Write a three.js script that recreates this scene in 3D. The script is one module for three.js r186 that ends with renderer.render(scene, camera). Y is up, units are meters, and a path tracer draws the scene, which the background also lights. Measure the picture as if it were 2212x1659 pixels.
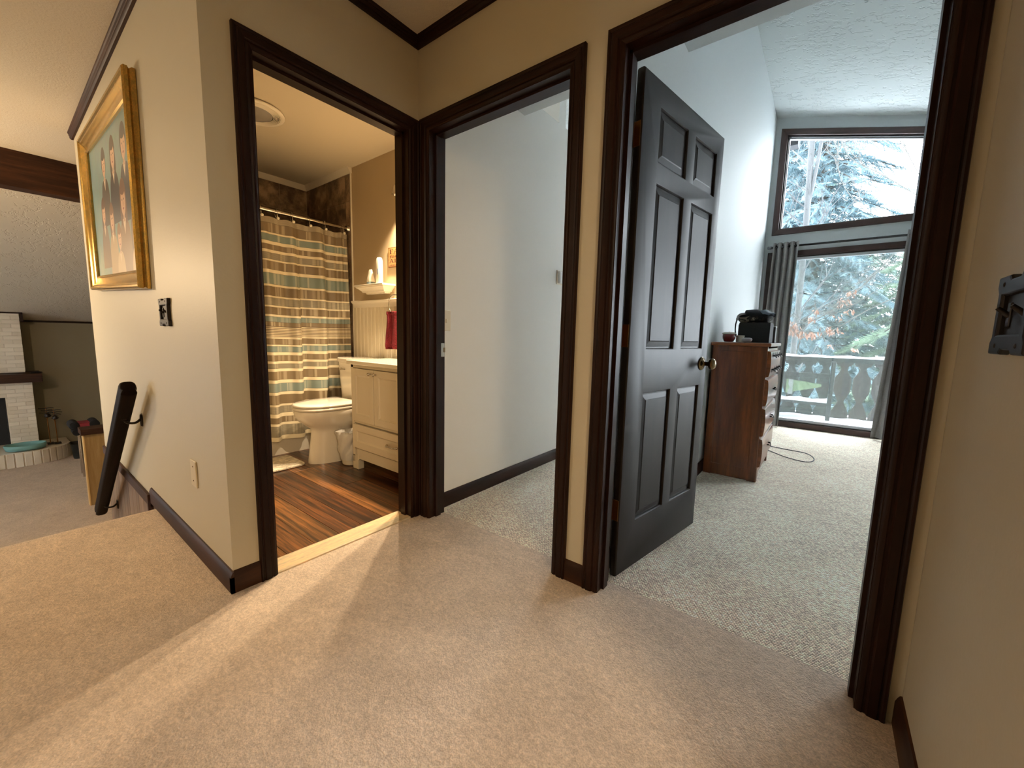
import * as THREE from 'three';
import { mergeGeometries, toCreasedNormals } from 'three/addons/utils/BufferGeometryUtils.js';
import { RoundedBoxGeometry } from 'three/addons/geometries/RoundedBoxGeometry.js';

// ------------------------------------------------------------------ camera, sky, exposure
const W = 2212, H = 1659, FOCAL = 864.96;
const scene = new THREE.Scene();
const camera = new THREE.PerspectiveCamera(2 * Math.atan(H / 2 / FOCAL) * 180 / Math.PI, W / H, 0.03, 300);
camera.position.set(1.7412, 1.0268, 1.4211);
camera.rotation.set(-0.12129, 0.65758, 0.02401, 'YXZ');
scene.add(camera);
scene.background = new THREE.Color().setRGB(21, 23, 24.6);      // overcast winter sky
const renderer = new THREE.WebGLRenderer({ antialias: true });
renderer.toneMapping = THREE.LinearToneMapping;
renderer.toneMappingExposure = 1.0;
renderer.shadowMap.enabled = true;
renderer.shadowMap.type = THREE.PCFSoftShadowMap;
const WARM = new THREE.Color().setRGB(1, 0.73, 0.43);
const LAMP = { living: 10.5, hall: 4.4, room: 11, bath: 10 };                   // candela

// ------------------------------------------------------------------ helpers
function rng(seed) { let a = seed >>> 0; return () => { a = (a + 0x6D2B79F5) | 0; let t = Math.imul(a ^ (a >>> 15), 1 | a); t = (t + Math.imul(t ^ (t >>> 7), 61 | t)) ^ t; return ((t ^ (t >>> 14)) >>> 0) / 4294967296; }; }
const R0 = rng(7);
const rr = (a, b, r = R0) => a + (b - a) * r();
const used = {};
function numbered(n) { if (!(n in used)) { used[n] = 0; return n; } used[n]++; return n + '_' + String(used[n]).padStart(3, '0'); }
function shade(o) { o.castShadow = true; o.receiveShadow = true; return o; }
function tag(o, label, category, group) { o.userData.label = label; o.userData.category = category; if (group) o.userData.group = group; return o; }
function clean(g) {                                                 // same attributes on every piece, so that pieces merge
  let q = g.index ? g.toNonIndexed() : g;
  for (const k of Object.keys(q.attributes)) if (!['position', 'normal', 'uv'].includes(k)) q.deleteAttribute(k);
  if (!q.attributes.normal) q.computeVertexNormals();
  if (!q.attributes.uv) q.setAttribute('uv', new THREE.BufferAttribute(new Float32Array(q.attributes.position.count * 2), 2));
  return q;
}
function join(gs) { gs = Array.isArray(gs) ? gs : [gs]; return gs.length === 1 ? clean(gs[0]) : mergeGeometries(gs.map(clean)); }
// uv in metres from position, face by face; 'along' is the axis of the grain (u)
function muv(g, along = 'x') {
  const q = clean(g), p = q.attributes.position, uv = q.attributes.uv, A = 'xyz'.indexOf(along);
  const a = new THREE.Vector3(), b = new THREE.Vector3(), c = new THREE.Vector3(), n = new THREE.Vector3();
  for (let i = 0; i < p.count; i += 3) {
    a.fromBufferAttribute(p, i); b.fromBufferAttribute(p, i + 1); c.fromBufferAttribute(p, i + 2);
    n.subVectors(b, a).cross(c.clone().sub(a));
    const m = [Math.abs(n.x), Math.abs(n.y), Math.abs(n.z)]; let d = m.indexOf(Math.max(...m));
    let u, v; const rest = [0, 1, 2].filter((k) => k !== d);
    if (rest.includes(A)) { u = A; v = rest.find((k) => k !== A); } else { [u, v] = rest; }
    for (let k = 0; k < 3; k++) { const e = [p.getX(i + k), p.getY(i + k), p.getZ(i + k)]; uv.setXY(i + k, e[u], e[v]); }
  }
  return q;
}
function mesh(name, gs, mat, parent) { const m = shade(new THREE.Mesh(join(gs), mat)); m.name = parent ? name : numbered(name); (parent || scene).add(m); return m; }
function thing(name, label, category, pos = [0, 0, 0], turn = 0, group) {
  const o = new THREE.Group(); o.name = numbered(name); scene.add(o); o.position.set(...pos); o.rotation.y = turn; return tag(o, label, category, group);
}
function structure(name, gs, mat) { const m = mesh(name, gs, mat); m.userData.kind = 'structure'; return m; }
function structureGroup(name) { const o = new THREE.Group(); o.name = numbered(name); o.userData.kind = 'structure'; scene.add(o); return o; }
function dup(root, label, pos, turn, group) {
  const c = root.clone(); c.name = numbered(root.name.replace(/_\d{3}$/, '')); c.userData = { ...root.userData }; scene.add(c);
  if (label) c.userData.label = label; if (pos) c.position.set(...pos); if (turn !== undefined) c.rotation.y = turn; if (group) c.userData.group = group; return c;
}
// box between two corners
function bx(x0, y0, z0, x1, y1, z1) { const g = new THREE.BoxGeometry(Math.abs(x1 - x0), Math.abs(y1 - y0), Math.abs(z1 - z0)); g.translate((x0 + x1) / 2, (y0 + y1) / 2, (z0 + z1) / 2); return g; }
function rb(x0, y0, z0, x1, y1, z1, r = 0.004, s = 2) {
  const w = Math.abs(x1 - x0), h = Math.abs(y1 - y0), d = Math.abs(z1 - z0);
  const g = new RoundedBoxGeometry(w, h, d, s, Math.min(r, w / 2.05, h / 2.05, d / 2.05)); g.translate((x0 + x1) / 2, (y0 + y1) / 2, (z0 + z1) / 2); return g;
}
const V = (x, y, z) => new THREE.Vector3(x, y, z);
function bar(a, b, r0, r1 = r0, seg = 8) {                            // round bar between two points
  const d = b.clone().sub(a), L = d.length(), g = new THREE.CylinderGeometry(r1, r0, L, seg);
  g.translate(0, L / 2, 0); g.applyQuaternion(new THREE.Quaternion().setFromUnitVectors(V(0, 1, 0), d.normalize())); g.translate(a.x, a.y, a.z); return g;
}
function tube(pts, r, seg = 24, rad = 8, closed = false) { return new THREE.TubeGeometry(new THREE.CatmullRomCurve3(pts, closed), seg, r, rad, closed); }
function lathe(pts, seg = 32) { return new THREE.LatheGeometry(pts.map((p) => new THREE.Vector2(p[0], p[1])), seg); }
// wall with openings: outline in (u, y), thickness t; axis 'x' runs along x at z0..z0+t, axis 'z' runs along z at x0..x0+t
function wallSlab(axis, u0, u1, y0, y1, w0, w1, holes = [], top) {
  const s = new THREE.Shape(); const pts = [[u0, y0], [u1, y0], ...(top ? top : [[u1, y1], [u0, y1]])];
  s.moveTo(...pts[0]); pts.slice(1).forEach((p) => s.lineTo(...p)); s.closePath();
  for (const h of holes) { const q = new THREE.Path(); const hp = h.length === 4 && typeof h[0] === 'number' ? [[h[0], h[2]], [h[1], h[2]], [h[1], h[3]], [h[0], h[3]]] : h; q.moveTo(...hp[0]); hp.slice(1).forEach((p) => q.lineTo(...p)); q.closePath(); s.holes.push(q); }
  const g = new THREE.ExtrudeGeometry(s, { depth: w1 - w0, bevelEnabled: false });
  if (axis === 'x') g.translate(0, 0, w0);
  else { g.rotateY(-Math.PI / 2); g.translate(w1, 0, 0); }         // (u,y,d) -> (-d, y, u)
  return muv(g, 'y');
}
// strip with a profile [(across, out)...] swept from a to b; 'across' and 'out' are unit vectors, m0/m1 slide the ends for mitres (per metre of across)
function strip(profile, a, b, across, out, m0 = 0, m1 = 0) {
  const n = profile.length, dir = b.clone().sub(a), L = dir.length(); dir.normalize(); const pos = [], idx = [];
  for (const [e, m, base] of [[0, m0, a], [1, m1, b]]) for (const [u, o] of profile) { const p = base.clone().addScaledVector(across, u).addScaledVector(out, o).addScaledVector(dir, m * u); pos.push(p.x, p.y, p.z); }
  const flip = dir.dot(across.clone().cross(out)) < 0;
  const tri = (i, j, k) => flip ? idx.push(i, k, j) : idx.push(i, j, k);
  for (let i = 0; i < n; i++) { const j = (i + 1) % n; tri(i, n + j, j); tri(i, n + i, n + j); }
  const sh = THREE.ShapeUtils.triangulateShape(profile.map((p) => new THREE.Vector2(...p)), []);
  const area = THREE.ShapeUtils.area(profile.map((p) => new THREE.Vector2(...p)));
  for (const [i, j, k] of sh) { if (area > 0) { tri(i, k, j); tri(n + i, n + j, n + k); } else { tri(i, j, k); tri(n + i, n + k, n + j); } }
  let g = new THREE.BufferGeometry(); g.setAttribute('position', new THREE.Float32BufferAttribute(pos, 3)); g.setIndex(idx);
  g = g.toNonIndexed(); g.computeVertexNormals();
  const ax = Math.abs(dir.x) > 0.7 ? 'x' : Math.abs(dir.y) > 0.7 ? 'y' : 'z';
  return toCreasedNormals(muv(g, ax), 0.7);
}
// surface through rings of points (each ring closed), ends capped on demand
function loft(rings, capA = true, capB = true, crease = 0.9) {
  const n = rings[0].length, pos = [], idx = [];
  rings.forEach((r) => r.forEach((p) => pos.push(p.x, p.y, p.z)));
  for (let i = 0; i + 1 < rings.length; i++) for (let j = 0; j < n; j++) { const k = (j + 1) % n, a = i * n + j, b = i * n + k, c = a + n, d = b + n; idx.push(a, b, d, a, d, c); }
  const cap = (r, at, rev) => { const c = V(0, 0, 0); r.forEach((p) => c.add(p)); c.multiplyScalar(1 / n); const ci = pos.length / 3; pos.push(c.x, c.y, c.z); for (let j = 0; j < n; j++) { const k = (j + 1) % n; rev ? idx.push(ci, at + k, at + j) : idx.push(ci, at + j, at + k); } };
  if (capA) cap(rings[0], 0, true); if (capB) cap(rings[rings.length - 1], (rings.length - 1) * n, false);
  const g = new THREE.BufferGeometry(); g.setAttribute('position', new THREE.Float32BufferAttribute(pos, 3)); g.setIndex(idx);
  const q = g.toNonIndexed(); q.computeVertexNormals(); return toCreasedNormals(q, crease);
}
function grid(nu, nv, f) {                                           // open sheet from a function of u, v in 0..1
  const g = new THREE.PlaneGeometry(1, 1, nu, nv), p = g.attributes.position;
  for (let i = 0; i < p.count; i++) { const q = f(p.getX(i) + 0.5, p.getY(i) + 0.5); p.setXYZ(i, q.x, q.y, q.z); }
  g.computeVertexNormals(); return g;
}

// ------------------------------------------------------------------ noise and textures
function lattice(n, seed) { const r = rng(seed), a = new Float32Array(n * n); for (let i = 0; i < a.length; i++) a[i] = r(); return a; }
function fillNoise(out, S, nx, ny, amp, seed) {                      // tileable value noise, nx * ny cells over S * S pixels
  const r = rng(seed), L = new Float32Array(nx * ny); for (let i = 0; i < L.length; i++) L[i] = r() - 0.5;
  const xi = new Int32Array(S), xj = new Int32Array(S), xf = new Float32Array(S);
  for (let x = 0; x < S; x++) { const f = x / S * nx, i = Math.floor(f); let t = f - i; t = t * t * (3 - 2 * t); xi[x] = i % nx; xj[x] = (i + 1) % nx; xf[x] = t; }
  for (let y = 0; y < S; y++) {
    const f = y / S * ny, i = Math.floor(f); let t = f - i; t = t * t * (3 - 2 * t); const a = (i % ny) * nx, b = ((i + 1) % ny) * nx;
    for (let x = 0; x < S; x++) { const p = L[a + xi[x]] * (1 - xf[x]) + L[a + xj[x]] * xf[x], q = L[b + xi[x]] * (1 - xf[x]) + L[b + xj[x]] * xf[x]; out[y * S + x] += amp * (p * (1 - t) + q * t); }
  }
}
function field(S, octaves, seed) { const o = new Float32Array(S * S); octaves.forEach(([nx, ny, a], i) => fillNoise(o, S, nx, ny, a, seed + i * 101)); return o; }
function tex(S, fn, srgb, rx = 1, ry = rx) {
  const d = new Uint8Array(S * S * 4), c = [0, 0, 0];
  for (let i = 0; i < S * S; i++) { fn(i, c, i % S, (i / S) | 0); d[4 * i] = Math.max(0, Math.min(255, c[0])); d[4 * i + 1] = Math.max(0, Math.min(255, c[1])); d[4 * i + 2] = Math.max(0, Math.min(255, c[2])); d[4 * i + 3] = 255; }
  const t = new THREE.DataTexture(d, S, S, THREE.RGBAFormat); t.wrapS = t.wrapT = THREE.RepeatWrapping; t.magFilter = THREE.LinearFilter; t.minFilter = THREE.LinearMipmapLinearFilter; t.generateMipmaps = true;
  if (srgb) t.colorSpace = THREE.SRGBColorSpace; t.repeat.set(rx, ry); t.needsUpdate = true; return t;
}
const gray = (S, F, mid, amp, r) => tex(S, (i, c) => { c[0] = c[1] = c[2] = mid + amp * F[i]; }, false, r);
const hex = (h) => [parseInt(h.slice(1, 3), 16), parseInt(h.slice(3, 5), 16), parseInt(h.slice(5, 7), 16)];
const tint = (S, F, h, amp, r, warm = 0) => { const b = hex(h); return tex(S, (i, c) => { const k = 1 + amp * F[i]; c[0] = b[0] * k; c[1] = b[1] * k * (1 - warm * F[i]); c[2] = b[2] * k * (1 - 2 * warm * F[i]); }, true, r); };
const std = (o) => new THREE.MeshPhysicalMaterial({ roughness: 0.6, ...o });
function canvasTex(w, h, draw) { const c = document.createElement('canvas'); c.width = w; c.height = h; draw(c.getContext('2d'), w, h); const t = new THREE.CanvasTexture(c); t.colorSpace = THREE.SRGBColorSpace; t.anisotropy = 8; return t; }

// wood with the grain along u: colours a..b, streaks
function wood(h0, h1, seed, S = 512, streak = 1, rep = 1) {
  const F = field(S, [[3, 24, 0.9], [6, 60, 0.8 * streak], [10, 150, 0.5 * streak], [40, 250, 0.35]], seed), a = hex(h0), b = hex(h1);
  return tex(S, (i, c) => { const k = Math.max(0, Math.min(1, 0.5 + F[i] * 0.8)); for (let j = 0; j < 3; j++) c[j] = a[j] + (b[j] - a[j]) * k; }, true, rep);
}
const M = {};
const wallBump = gray(512, field(512, [[60, 60, 0.6], [130, 130, 0.6], [12, 12, 0.5]], 11), 128, 80, 1.6);
const paint = (h, o = {}) => std({ color: h, roughness: 0.5, bumpMap: wallBump, bumpScale: 0.0007, ...o });
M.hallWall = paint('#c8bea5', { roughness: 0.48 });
M.shadedHallWall = paint('#aaa08b');  // hall paint, darkened: shade of the right-hand wall put into its colour
M.bedWall = paint('#bfc4c4', { roughness: 0.7 });
M.narrowWall = paint('#efeeea', { roughness: 0.5 });
M.bathWall = paint('#bfab8a');
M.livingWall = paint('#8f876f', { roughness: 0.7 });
const knock = (() => { const F = field(1024, [[12, 10, 0.7], [52, 30, 1.1], [140, 90, 0.7]], 23); return tex(1024, (i, c) => { const k = F[i] > 0.34 ? 0 : F[i] < 0.22 ? 1 : (0.34 - F[i]) / 0.12; c[0] = c[1] = c[2] = 225 * k; }, false, 0.8); })();
M.ceiling = std({ color: '#cfc4b0', roughness: 0.85, bumpMap: gray(512, field(512, [[90, 90, 0.7], [180, 180, 0.7]], 31), 128, 110, 1.5), bumpScale: 0.002 });
M.bedCeiling = std({ color: '#c6cccb', roughness: 0.9, bumpMap: knock, bumpScale: 0.006 });
M.livingCeiling = std({ color: '#c6bba6', roughness: 0.9, bumpMap: knock, bumpScale: 0.003 });
M.bathCeiling = paint('#d2c5ac', { roughness: 0.7 });
M.trim = std({ map: wood('#180a05', '#2b150b', 41), roughness: 0.42, specularIntensity: 0.4 });
M.base = std({ map: wood('#2a150b', '#4a2b17', 43), roughness: 0.5, specularIntensity: 0.5 });
M.windowWood = std({ map: wood('#2a1813', '#3f2720', 44), roughness: 0.5 });
M.door = std({ map: wood('#17100d', '#211814', 45), roughness: 0.48, specularIntensity: 0.8 });
M.black = std({ color: '#0b0b0c', roughness: 0.6 });
M.iron = std({ color: '#2b2623', roughness: 0.45, metalness: 0.6 });
M.brass = std({ color: '#8a5a2a', roughness: 0.3, metalness: 0.9 });
M.antique = std({ color: '#6f5a3c', roughness: 0.22, metalness: 0.95 });
M.chrome = std({ color: '#c9c4ba', roughness: 0.14, metalness: 1 });
M.white = std({ color: '#e6ddcb', roughness: 0.3 });
M.porcelain = std({ color: '#ebe3d4', roughness: 0.12, clearcoat: 0.6, clearcoatRoughness: 0.08 });
M.vanity = std({ color: '#d8ccb4', roughness: 0.38 });
M.glass = new THREE.MeshPhysicalMaterial({ color: '#ffffff', transmission: 1, thickness: 0, roughness: 0, ior: 1.5 });
// carpets
const plush = (() => {
  const F = field(2048, [[7, 9, 0.3], [26, 34, 0.24], [90, 150, 0.3], [300, 420, 0.55], [1000, 1024, 0.9]], 51);
  return { F, map: tex(2048, (i, c) => { const k = 1 + 0.2 * F[i]; c[0] = 211 * k; c[1] = 193 * k; c[2] = 175 * k; }, true, 0.42), bump: tex(2048, (i, c) => { c[0] = c[1] = c[2] = 128 + 105 * F[i]; }, false, 0.42) };
})();
M.hallCarpet = std({ map: plush.map, bumpMap: plush.bump, bumpScale: 0.0034, roughness: 1, sheen: 0.3, sheenRoughness: 0.7, sheenColor: new THREE.Color('#c9b69a') });
const berber = (() => {
  const S = 2048, n = 150, m = 190, r = rng(61), hgt = new Float32Array(S * S), col = new Float32Array(S * S);
  const J = new Float32Array(n * m * 4); for (let i = 0; i < J.length; i++) J[i] = r();
  const coarse = field(S, [[8, 8, 0.6], [30, 30, 0.5]], 63);
  for (let y = 0; y < S; y++) for (let x = 0; x < S; x++) {
    const v = y / S * m, jv = Math.floor(v), u = x / S * n + (jv % 2) * 0.5, iu = Math.floor(u) % n, k = (jv * n + iu) * 4;
    const du = (u - Math.floor(u) - 0.5 + (J[k] - 0.5) * 0.25) * 2, dv = (v - jv - 0.5 + (J[k + 1] - 0.5) * 0.3) * 2;
    const q = du * du * 0.9 + dv * dv * 1.15, i = y * S + x;
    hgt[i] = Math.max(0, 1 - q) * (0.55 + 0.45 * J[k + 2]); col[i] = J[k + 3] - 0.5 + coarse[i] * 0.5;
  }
  return { map: tex(S, (i, c) => { const t = 1 + 0.22 * col[i] - (hgt[i] < 0.1 ? 0.28 : 0); c[0] = 253 * t; c[1] = 236 * t; c[2] = 214 * t; }, true, 0.62), bump: tex(S, (i, c) => { c[0] = c[1] = c[2] = 250 * Math.sqrt(hgt[i]); }, false, 0.62) };  // gaps between the loops darkened: their shade is put into the colour
})();
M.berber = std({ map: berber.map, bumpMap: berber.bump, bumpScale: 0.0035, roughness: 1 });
M.livingCarpet = M.hallCarpet.clone(); M.livingCarpet.color = new THREE.Color('#e2dcd4');

// ------------------------------------------------------------------ dimensions (metres)
const CH = 2.475, Hd = 2.03, T = 0.1, CW = 0.062, CT = 0.018;
const zb1 = 0.068, zb2 = 0.765, zC = 0.92, x1 = 0.087, x2 = 0.894, x3 = 1.105, x4 = 1.905, xD = 1.995, xC = -2.92, xE = -1.19;
const zBathBack = -0.6, zWin = -4.42, xTub = -2.44, LOW = -1.4;

// ------------------------------------------------------------------ the setting: walls
structure('wall_left', wallSlab('z', -T, zC, -0.1, CH, -T, 0, [[zb1, zb2, -0.05, Hd]]), M.hallWall);
structure('wall_back', wallSlab('x', 0, xD + 0.1, -0.1, CH, -T, 0, [[x1, x2, -0.05, Hd], [x3, x4, -0.05, Hd]]), M.hallWall);
structure('wall_stair', wallSlab('x', xC, -T, 0, CH, zC - 0.12, zC), M.hallWall);
structure('wall_right', wallSlab('z', 0, 3.2, -0.1, CH, xD, xD + 0.1, [[0.77, 1.57, -0.05, Hd]]), M.shadedHallWall);
structure('wall_front', bx(xE, 0, 3.2, xD + 0.1, CH, 3.3), M.hallWall);
structure('ceiling_hall', muv(bx(-3.99, CH, -0.1, xD + 0.1, CH + 0.12, 5.1)), M.ceiling);
// hall floor with a rounded carpet edge at the stairs
{
  const s = new THREE.Shape(); s.moveTo(2.1, 0); s.lineTo(xE + 0.03, 0); s.quadraticCurveTo(xE, 0, xE, -0.03); s.lineTo(xE, -0.25); s.lineTo(2.1, -0.25); s.closePath();
  const g = new THREE.ExtrudeGeometry(s, { depth: 3.3 - zC, bevelEnabled: false }); g.translate(0, 0, zC);
  const g2 = bx(0, -0.25, -T + 0.004, 2.1, 0, zC);
  const g3 = bx(-0.02, -0.25, 0.0, 0, -0.0005, zC);
  structure('floor', muv(join([g, g2, g3]), 'x'), M.hallCarpet);
}
// right-hand room (beyond the frame): its lamp lights the hall through an open doorway
structure('floor_side_room', muv(bx(2.1, -0.2, -0.1, 5.4, 0, 3.6)), M.hallCarpet);
structure('wall_side_room_far', bx(5.4, 0, -0.1, 5.5, 2.6, 3.6), M.hallWall);
structure('wall_side_room_left', bx(2.1, 0, -0.1, 5.4, 2.6, 0), M.hallWall);
structure('wall_side_room_right', bx(2.1, 0, 3.5, 5.4, 2.6, 3.6), M.hallWall);
structure('ceiling_side_room', bx(2.0, 2.6, -0.1, 5.5, 2.7, 3.6), M.ceiling);
// bathroom shell
structure('wall_bathroom_back', muv(bx(xTub - 0.12, 0, zBathBack - 0.12, -T, 2.5, zBathBack), 'y'), M.bathWall);
structure('wall_bathroom_end', muv(bx(xTub - 0.12, 0, zBathBack, xTub, 2.5, 0.8), 'y'), M.bathWall);
structure('ceiling_bathroom', muv(bx(xTub - 0.12, 2.43, zBathBack - 0.12, -T, 2.5, 0.8)), M.bathCeiling);
structure('wall_partition', muv(bx(-T, 0, -1.6, 0.033, 2.6, -T), 'y'), M.narrowWall);
// bedrooms
const vault = (x) => 3.64 - 0.262 * Math.abs(x - 1.0);
structure('wall_divider', muv(bx(1.0, 0, zWin, 1.06, 3.66, -T), 'y'), M.bedWall);
structure('wall_divider_narrow', muv(bx(0.95, 0, zWin, 1.0, 3.6, -T), 'y'), M.narrowWall);
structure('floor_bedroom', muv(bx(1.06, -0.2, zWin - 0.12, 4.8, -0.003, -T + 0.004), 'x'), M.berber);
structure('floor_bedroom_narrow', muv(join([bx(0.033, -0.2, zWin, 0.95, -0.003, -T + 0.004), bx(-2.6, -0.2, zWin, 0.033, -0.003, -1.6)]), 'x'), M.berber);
structure('wall_bedroom_right', bx(4.8, 0, zWin, 4.9, 3.6, -T), M.bedWall);
structure('wall_bedroom_hall_side', bx(xD + 0.1, 0, -0.2, 4.9, CH, -0.1), M.bedWall);
structure('wall_bedroom_narrow_left', bx(-2.7, 0, zWin, -2.6, 3.6, -1.6), M.narrowWall);
structure('wall_bedroom_narrow_near', bx(-2.7, 0, -1.6, -T, 3.6, -1.5), M.narrowWall);
structure('ceiling_entry', muv(join([bx(0.033, CH - 0.003, -0.86, 4.9, CH + 0.1, -T), bx(-2.7, CH, -0.86, 4.9, 3.8, -0.76)])), M.bedWall);
{
  const slope = (xa, xb) => { const s = new THREE.Shape(); s.moveTo(xa, vault(xa)); s.lineTo(xb, vault(xb)); s.lineTo(xb, vault(xb) + 0.15); s.lineTo(xa, vault(xa) + 0.15); s.closePath(); const g = new THREE.ExtrudeGeometry(s, { depth: 4.0, bevelEnabled: false }); g.translate(0, 0, -4.76); return muv(g, 'z'); };
  structure('ceiling_bedroom', slope(1.0, 4.9), M.bedCeiling);
  structure('ceiling_bedroom_narrow', slope(-2.7, 1.0), M.bedCeiling);
}
// window walls: sliding door below, sloped window above
const winTop = (x) => 3.485 - 0.255 * (x - 1.12);
const upper = (a, b) => [[a, 2.283], [b, 2.283], [b, winTop(b)], [a, winTop(a)]];
structure('wall_window', wallSlab('x', 1.06, 4.9, -0.2, 3.6, zWin - 0.12, zWin, [[1.1, 2.95, 0.0, 2.085], [3.15, 4.65, 0.35, 2.085], upper(1.12, 2.95)], [[4.9, vault(4.9)], [1.06, vault(1.06)]]), M.bedWall);
structure('wall_window_narrow', wallSlab('x', -2.7, 1.06, -0.2, 3.6, zWin - 0.12, zWin, [[-0.95, 0.88, 0.0, 2.085], [[-0.95, 2.283], [0.88, 2.283], [0.88, 3.5], [-0.95, 3.02]]], [[1.06, vault(1.06)], [-2.7, vault(-2.7)]]), M.narrowWall);

// living room, half a storey lower
const lc = (x) => 1.08 + 0.24 * (x + 9.8);
structure('floor_living', muv(bx(-10, LOW - 0.2, -4, xE, LOW, 5.2)), M.livingCarpet);
structure('wall_living_far', bx(-10, LOW, -4, -9.8, 1.4, 5.2), M.livingWall);
structure('wall_living_side', bx(-10, LOW, -4.1, xC, CH, -4), M.livingWall);
structure('wall_living_window', wallSlab('x', -10, xE, LOW, CH, 5.1, 5.2, [[-7.8, -6.6, -0.5, 0.7], [-4.8, -4.0, -0.3, 0.8]]), M.livingWall);
structure('wall_stair_end', bx(xC, LOW, -4, xC + 0.12, CH, zC - 0.12), M.hallWall);
structure('wall_under_hall', bx(xE, LOW, zC, xE + 0.1, -0.25, 5.2), M.livingWall);
structure('wall_upper_hall', bx(xE, 0, 3.3, xE + 0.1, CH, 5.1), M.hallWall);
{
  const s = new THREE.Shape(); s.moveTo(-10.2, lc(-10.2)); s.lineTo(-3.99, CH); s.lineTo(-3.99, CH + 0.15); s.lineTo(-10.2, lc(-10.2) + 0.15); s.closePath();
  const g = new THREE.ExtrudeGeometry(s, { depth: 9.4, bevelEnabled: false }); g.translate(0, 0, -4.1);
  structure('ceiling_living', muv(g, 'z'), M.livingCeiling);
  structure('ceiling_living_flat', muv(bx(-3.99, CH, -4.1, xC + 0.12, CH + 0.12, -0.1)), M.ceiling);
  mesh('ceiling_beam', muv(rb(-3.97, 2.175, -4, -3.8, CH + 0.02, 5.1, 0.006), 'z'), M.base).userData.kind = 'structure';
}
// windows of the living room (behind the frame's left edge)
for (const [n, a, b, c, d] of [['window_3', -7.8, -6.6, -0.5, 0.7], ['window_4', -4.8, -4.0, -0.3, 0.8]]) {
  const g = structureGroup(n);
  for (const q of [bx(a, c, 5.08, a + 0.06, d, 5.22), bx(b - 0.06, c, 5.08, b, d, 5.22), bx(a, c, 5.08, b, c + 0.06, 5.22), bx(a, d - 0.06, 5.08, b, d, 5.22)]) mesh('frame', q, M.windowWood, g);
  mesh('pane', bx(a + 0.06, c + 0.06, 5.148, b - 0.06, d - 0.06, 5.152), M.glass, g);
}

// ------------------------------------------------------------------ mouldings
const casingProfile = [[0, 0], [0, 0.009], [0.004, 0.0125], [0.012, 0.0135], [0.016, 0.0105], [0.02, 0.0105], [0.024, 0.0165], [0.034, 0.018], [0.044, 0.018], [0.047, 0.0145], [0.05, 0.0145], [0.054, 0.018], [0.060, 0.018], [CW, 0.015], [CW, 0]];
// door lining, stop and casing round an opening u0..u1 in a wall whose hall face is at w = 0 with outward normal 'out'
function doorFrame(name, axis, u0, u1, w) {
  const g = structureGroup(name), P = (u, y, o) => axis === 'x' ? V(u, y, w + o) : V(w + o, y, u);
  const U = axis === 'x' ? V(1, 0, 0) : V(0, 0, 1), OUT = axis === 'x' ? V(0, 0, 1) : V(1, 0, 0), Y = V(0, 1, 0), nU = U.clone().negate();
  mesh('casing', strip(casingProfile, P(u0, 0, 0), P(u0, Hd, 0), nU, OUT, 0, 1), M.trim, g);
  mesh('casing', strip(casingProfile, P(u1, 0, 0), P(u1, Hd, 0), U, OUT, 0, 1), M.trim, g);
  mesh('casing', strip(casingProfile, P(u0, Hd, 0), P(u1, Hd, 0), Y, OUT, -1, 1), M.trim, g);
  const b = (ua, ya, ub, yb, oa, ob) => axis === 'x' ? bx(ua, ya, w + oa, ub, yb, w + ob) : bx(w + oa, ya, ua, w + ob, yb, ub);
  const D = -T - 0.002, j = 0.003;
  for (const [ua, ub] of [[u0 - 0.004, u0 + j], [u1 - j, u1 + 0.004]]) mesh('jamb', muv(b(ua, 0, ub, Hd, D, 0.008), 'y'), M.trim, g);
  mesh('jamb', muv(b(u0, Hd - j, u1, Hd + 0.004, D, 0.008), axis), M.trim, g);
  for (const [ua, ub] of [[u0 + j, u0 + j + 0.011], [u1 - j - 0.011, u1 - j]]) mesh('stop', muv(b(ua, 0, ub, Hd - j, -0.066, -0.03), 'y'), M.trim, g);
  mesh('stop', muv(b(u0 + j, Hd - j - 0.011, u1 - j, Hd - j, -0.066, -0.03), axis), M.trim, g);
  return g;
}
doorFrame('door_1', 'z', zb1, zb2, 0);
const d2 = doorFrame('door_2', 'x', x1, x2, 0);
const d3 = doorFrame('door_3', 'x', x3, x4, 0);
mesh('strike_plate', [rb(x1 + 0.003, 0.9, -0.098, x1 + 0.006, 0.975, -0.07, 0.001), rb(x1 + 0.003, 0.925, -0.1, x1 + 0.012, 0.95, -0.094, 0.001)], M.chrome, d2);
mesh('strike_plate', rb(x4 - 0.006, 0.87, -0.098, x4 - 0.003, 0.94, -0.07, 0.001), M.chrome, d3);
// the doorway of the side room
{
  const g = structureGroup('door_4'), P = (z, y) => V(xD, y, z), OUT = V(-1, 0, 0);
  mesh('casing', strip(casingProfile, P(0.77, 0), P(0.77, Hd), V(0, 0, -1), OUT, 0, 1), M.trim, g);
  mesh('casing', strip(casingProfile, P(1.57, 0), P(1.57, Hd), V(0, 0, 1), OUT, 0, 1), M.trim, g);
  mesh('casing', strip(casingProfile, P(0.77, Hd), P(1.57, Hd), V(0, 1, 0), OUT, -1, 1), M.trim, g);
}
// saddle in the bathroom doorway
{
  const F = field(512, [[4, 30, 0.8], [10, 90, 0.6], [60, 120, 0.4]], 71);
  const m = std({ map: tint(512, F, '#d9c3a0', 0.3, 1.4, 0.1), roughness: 0.35 });
  structure('trim_1', muv(rb(-T - 0.012, -0.01, zb1, 0.006, 0.008, zb2, 0.004), 'z'), m);
}
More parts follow.
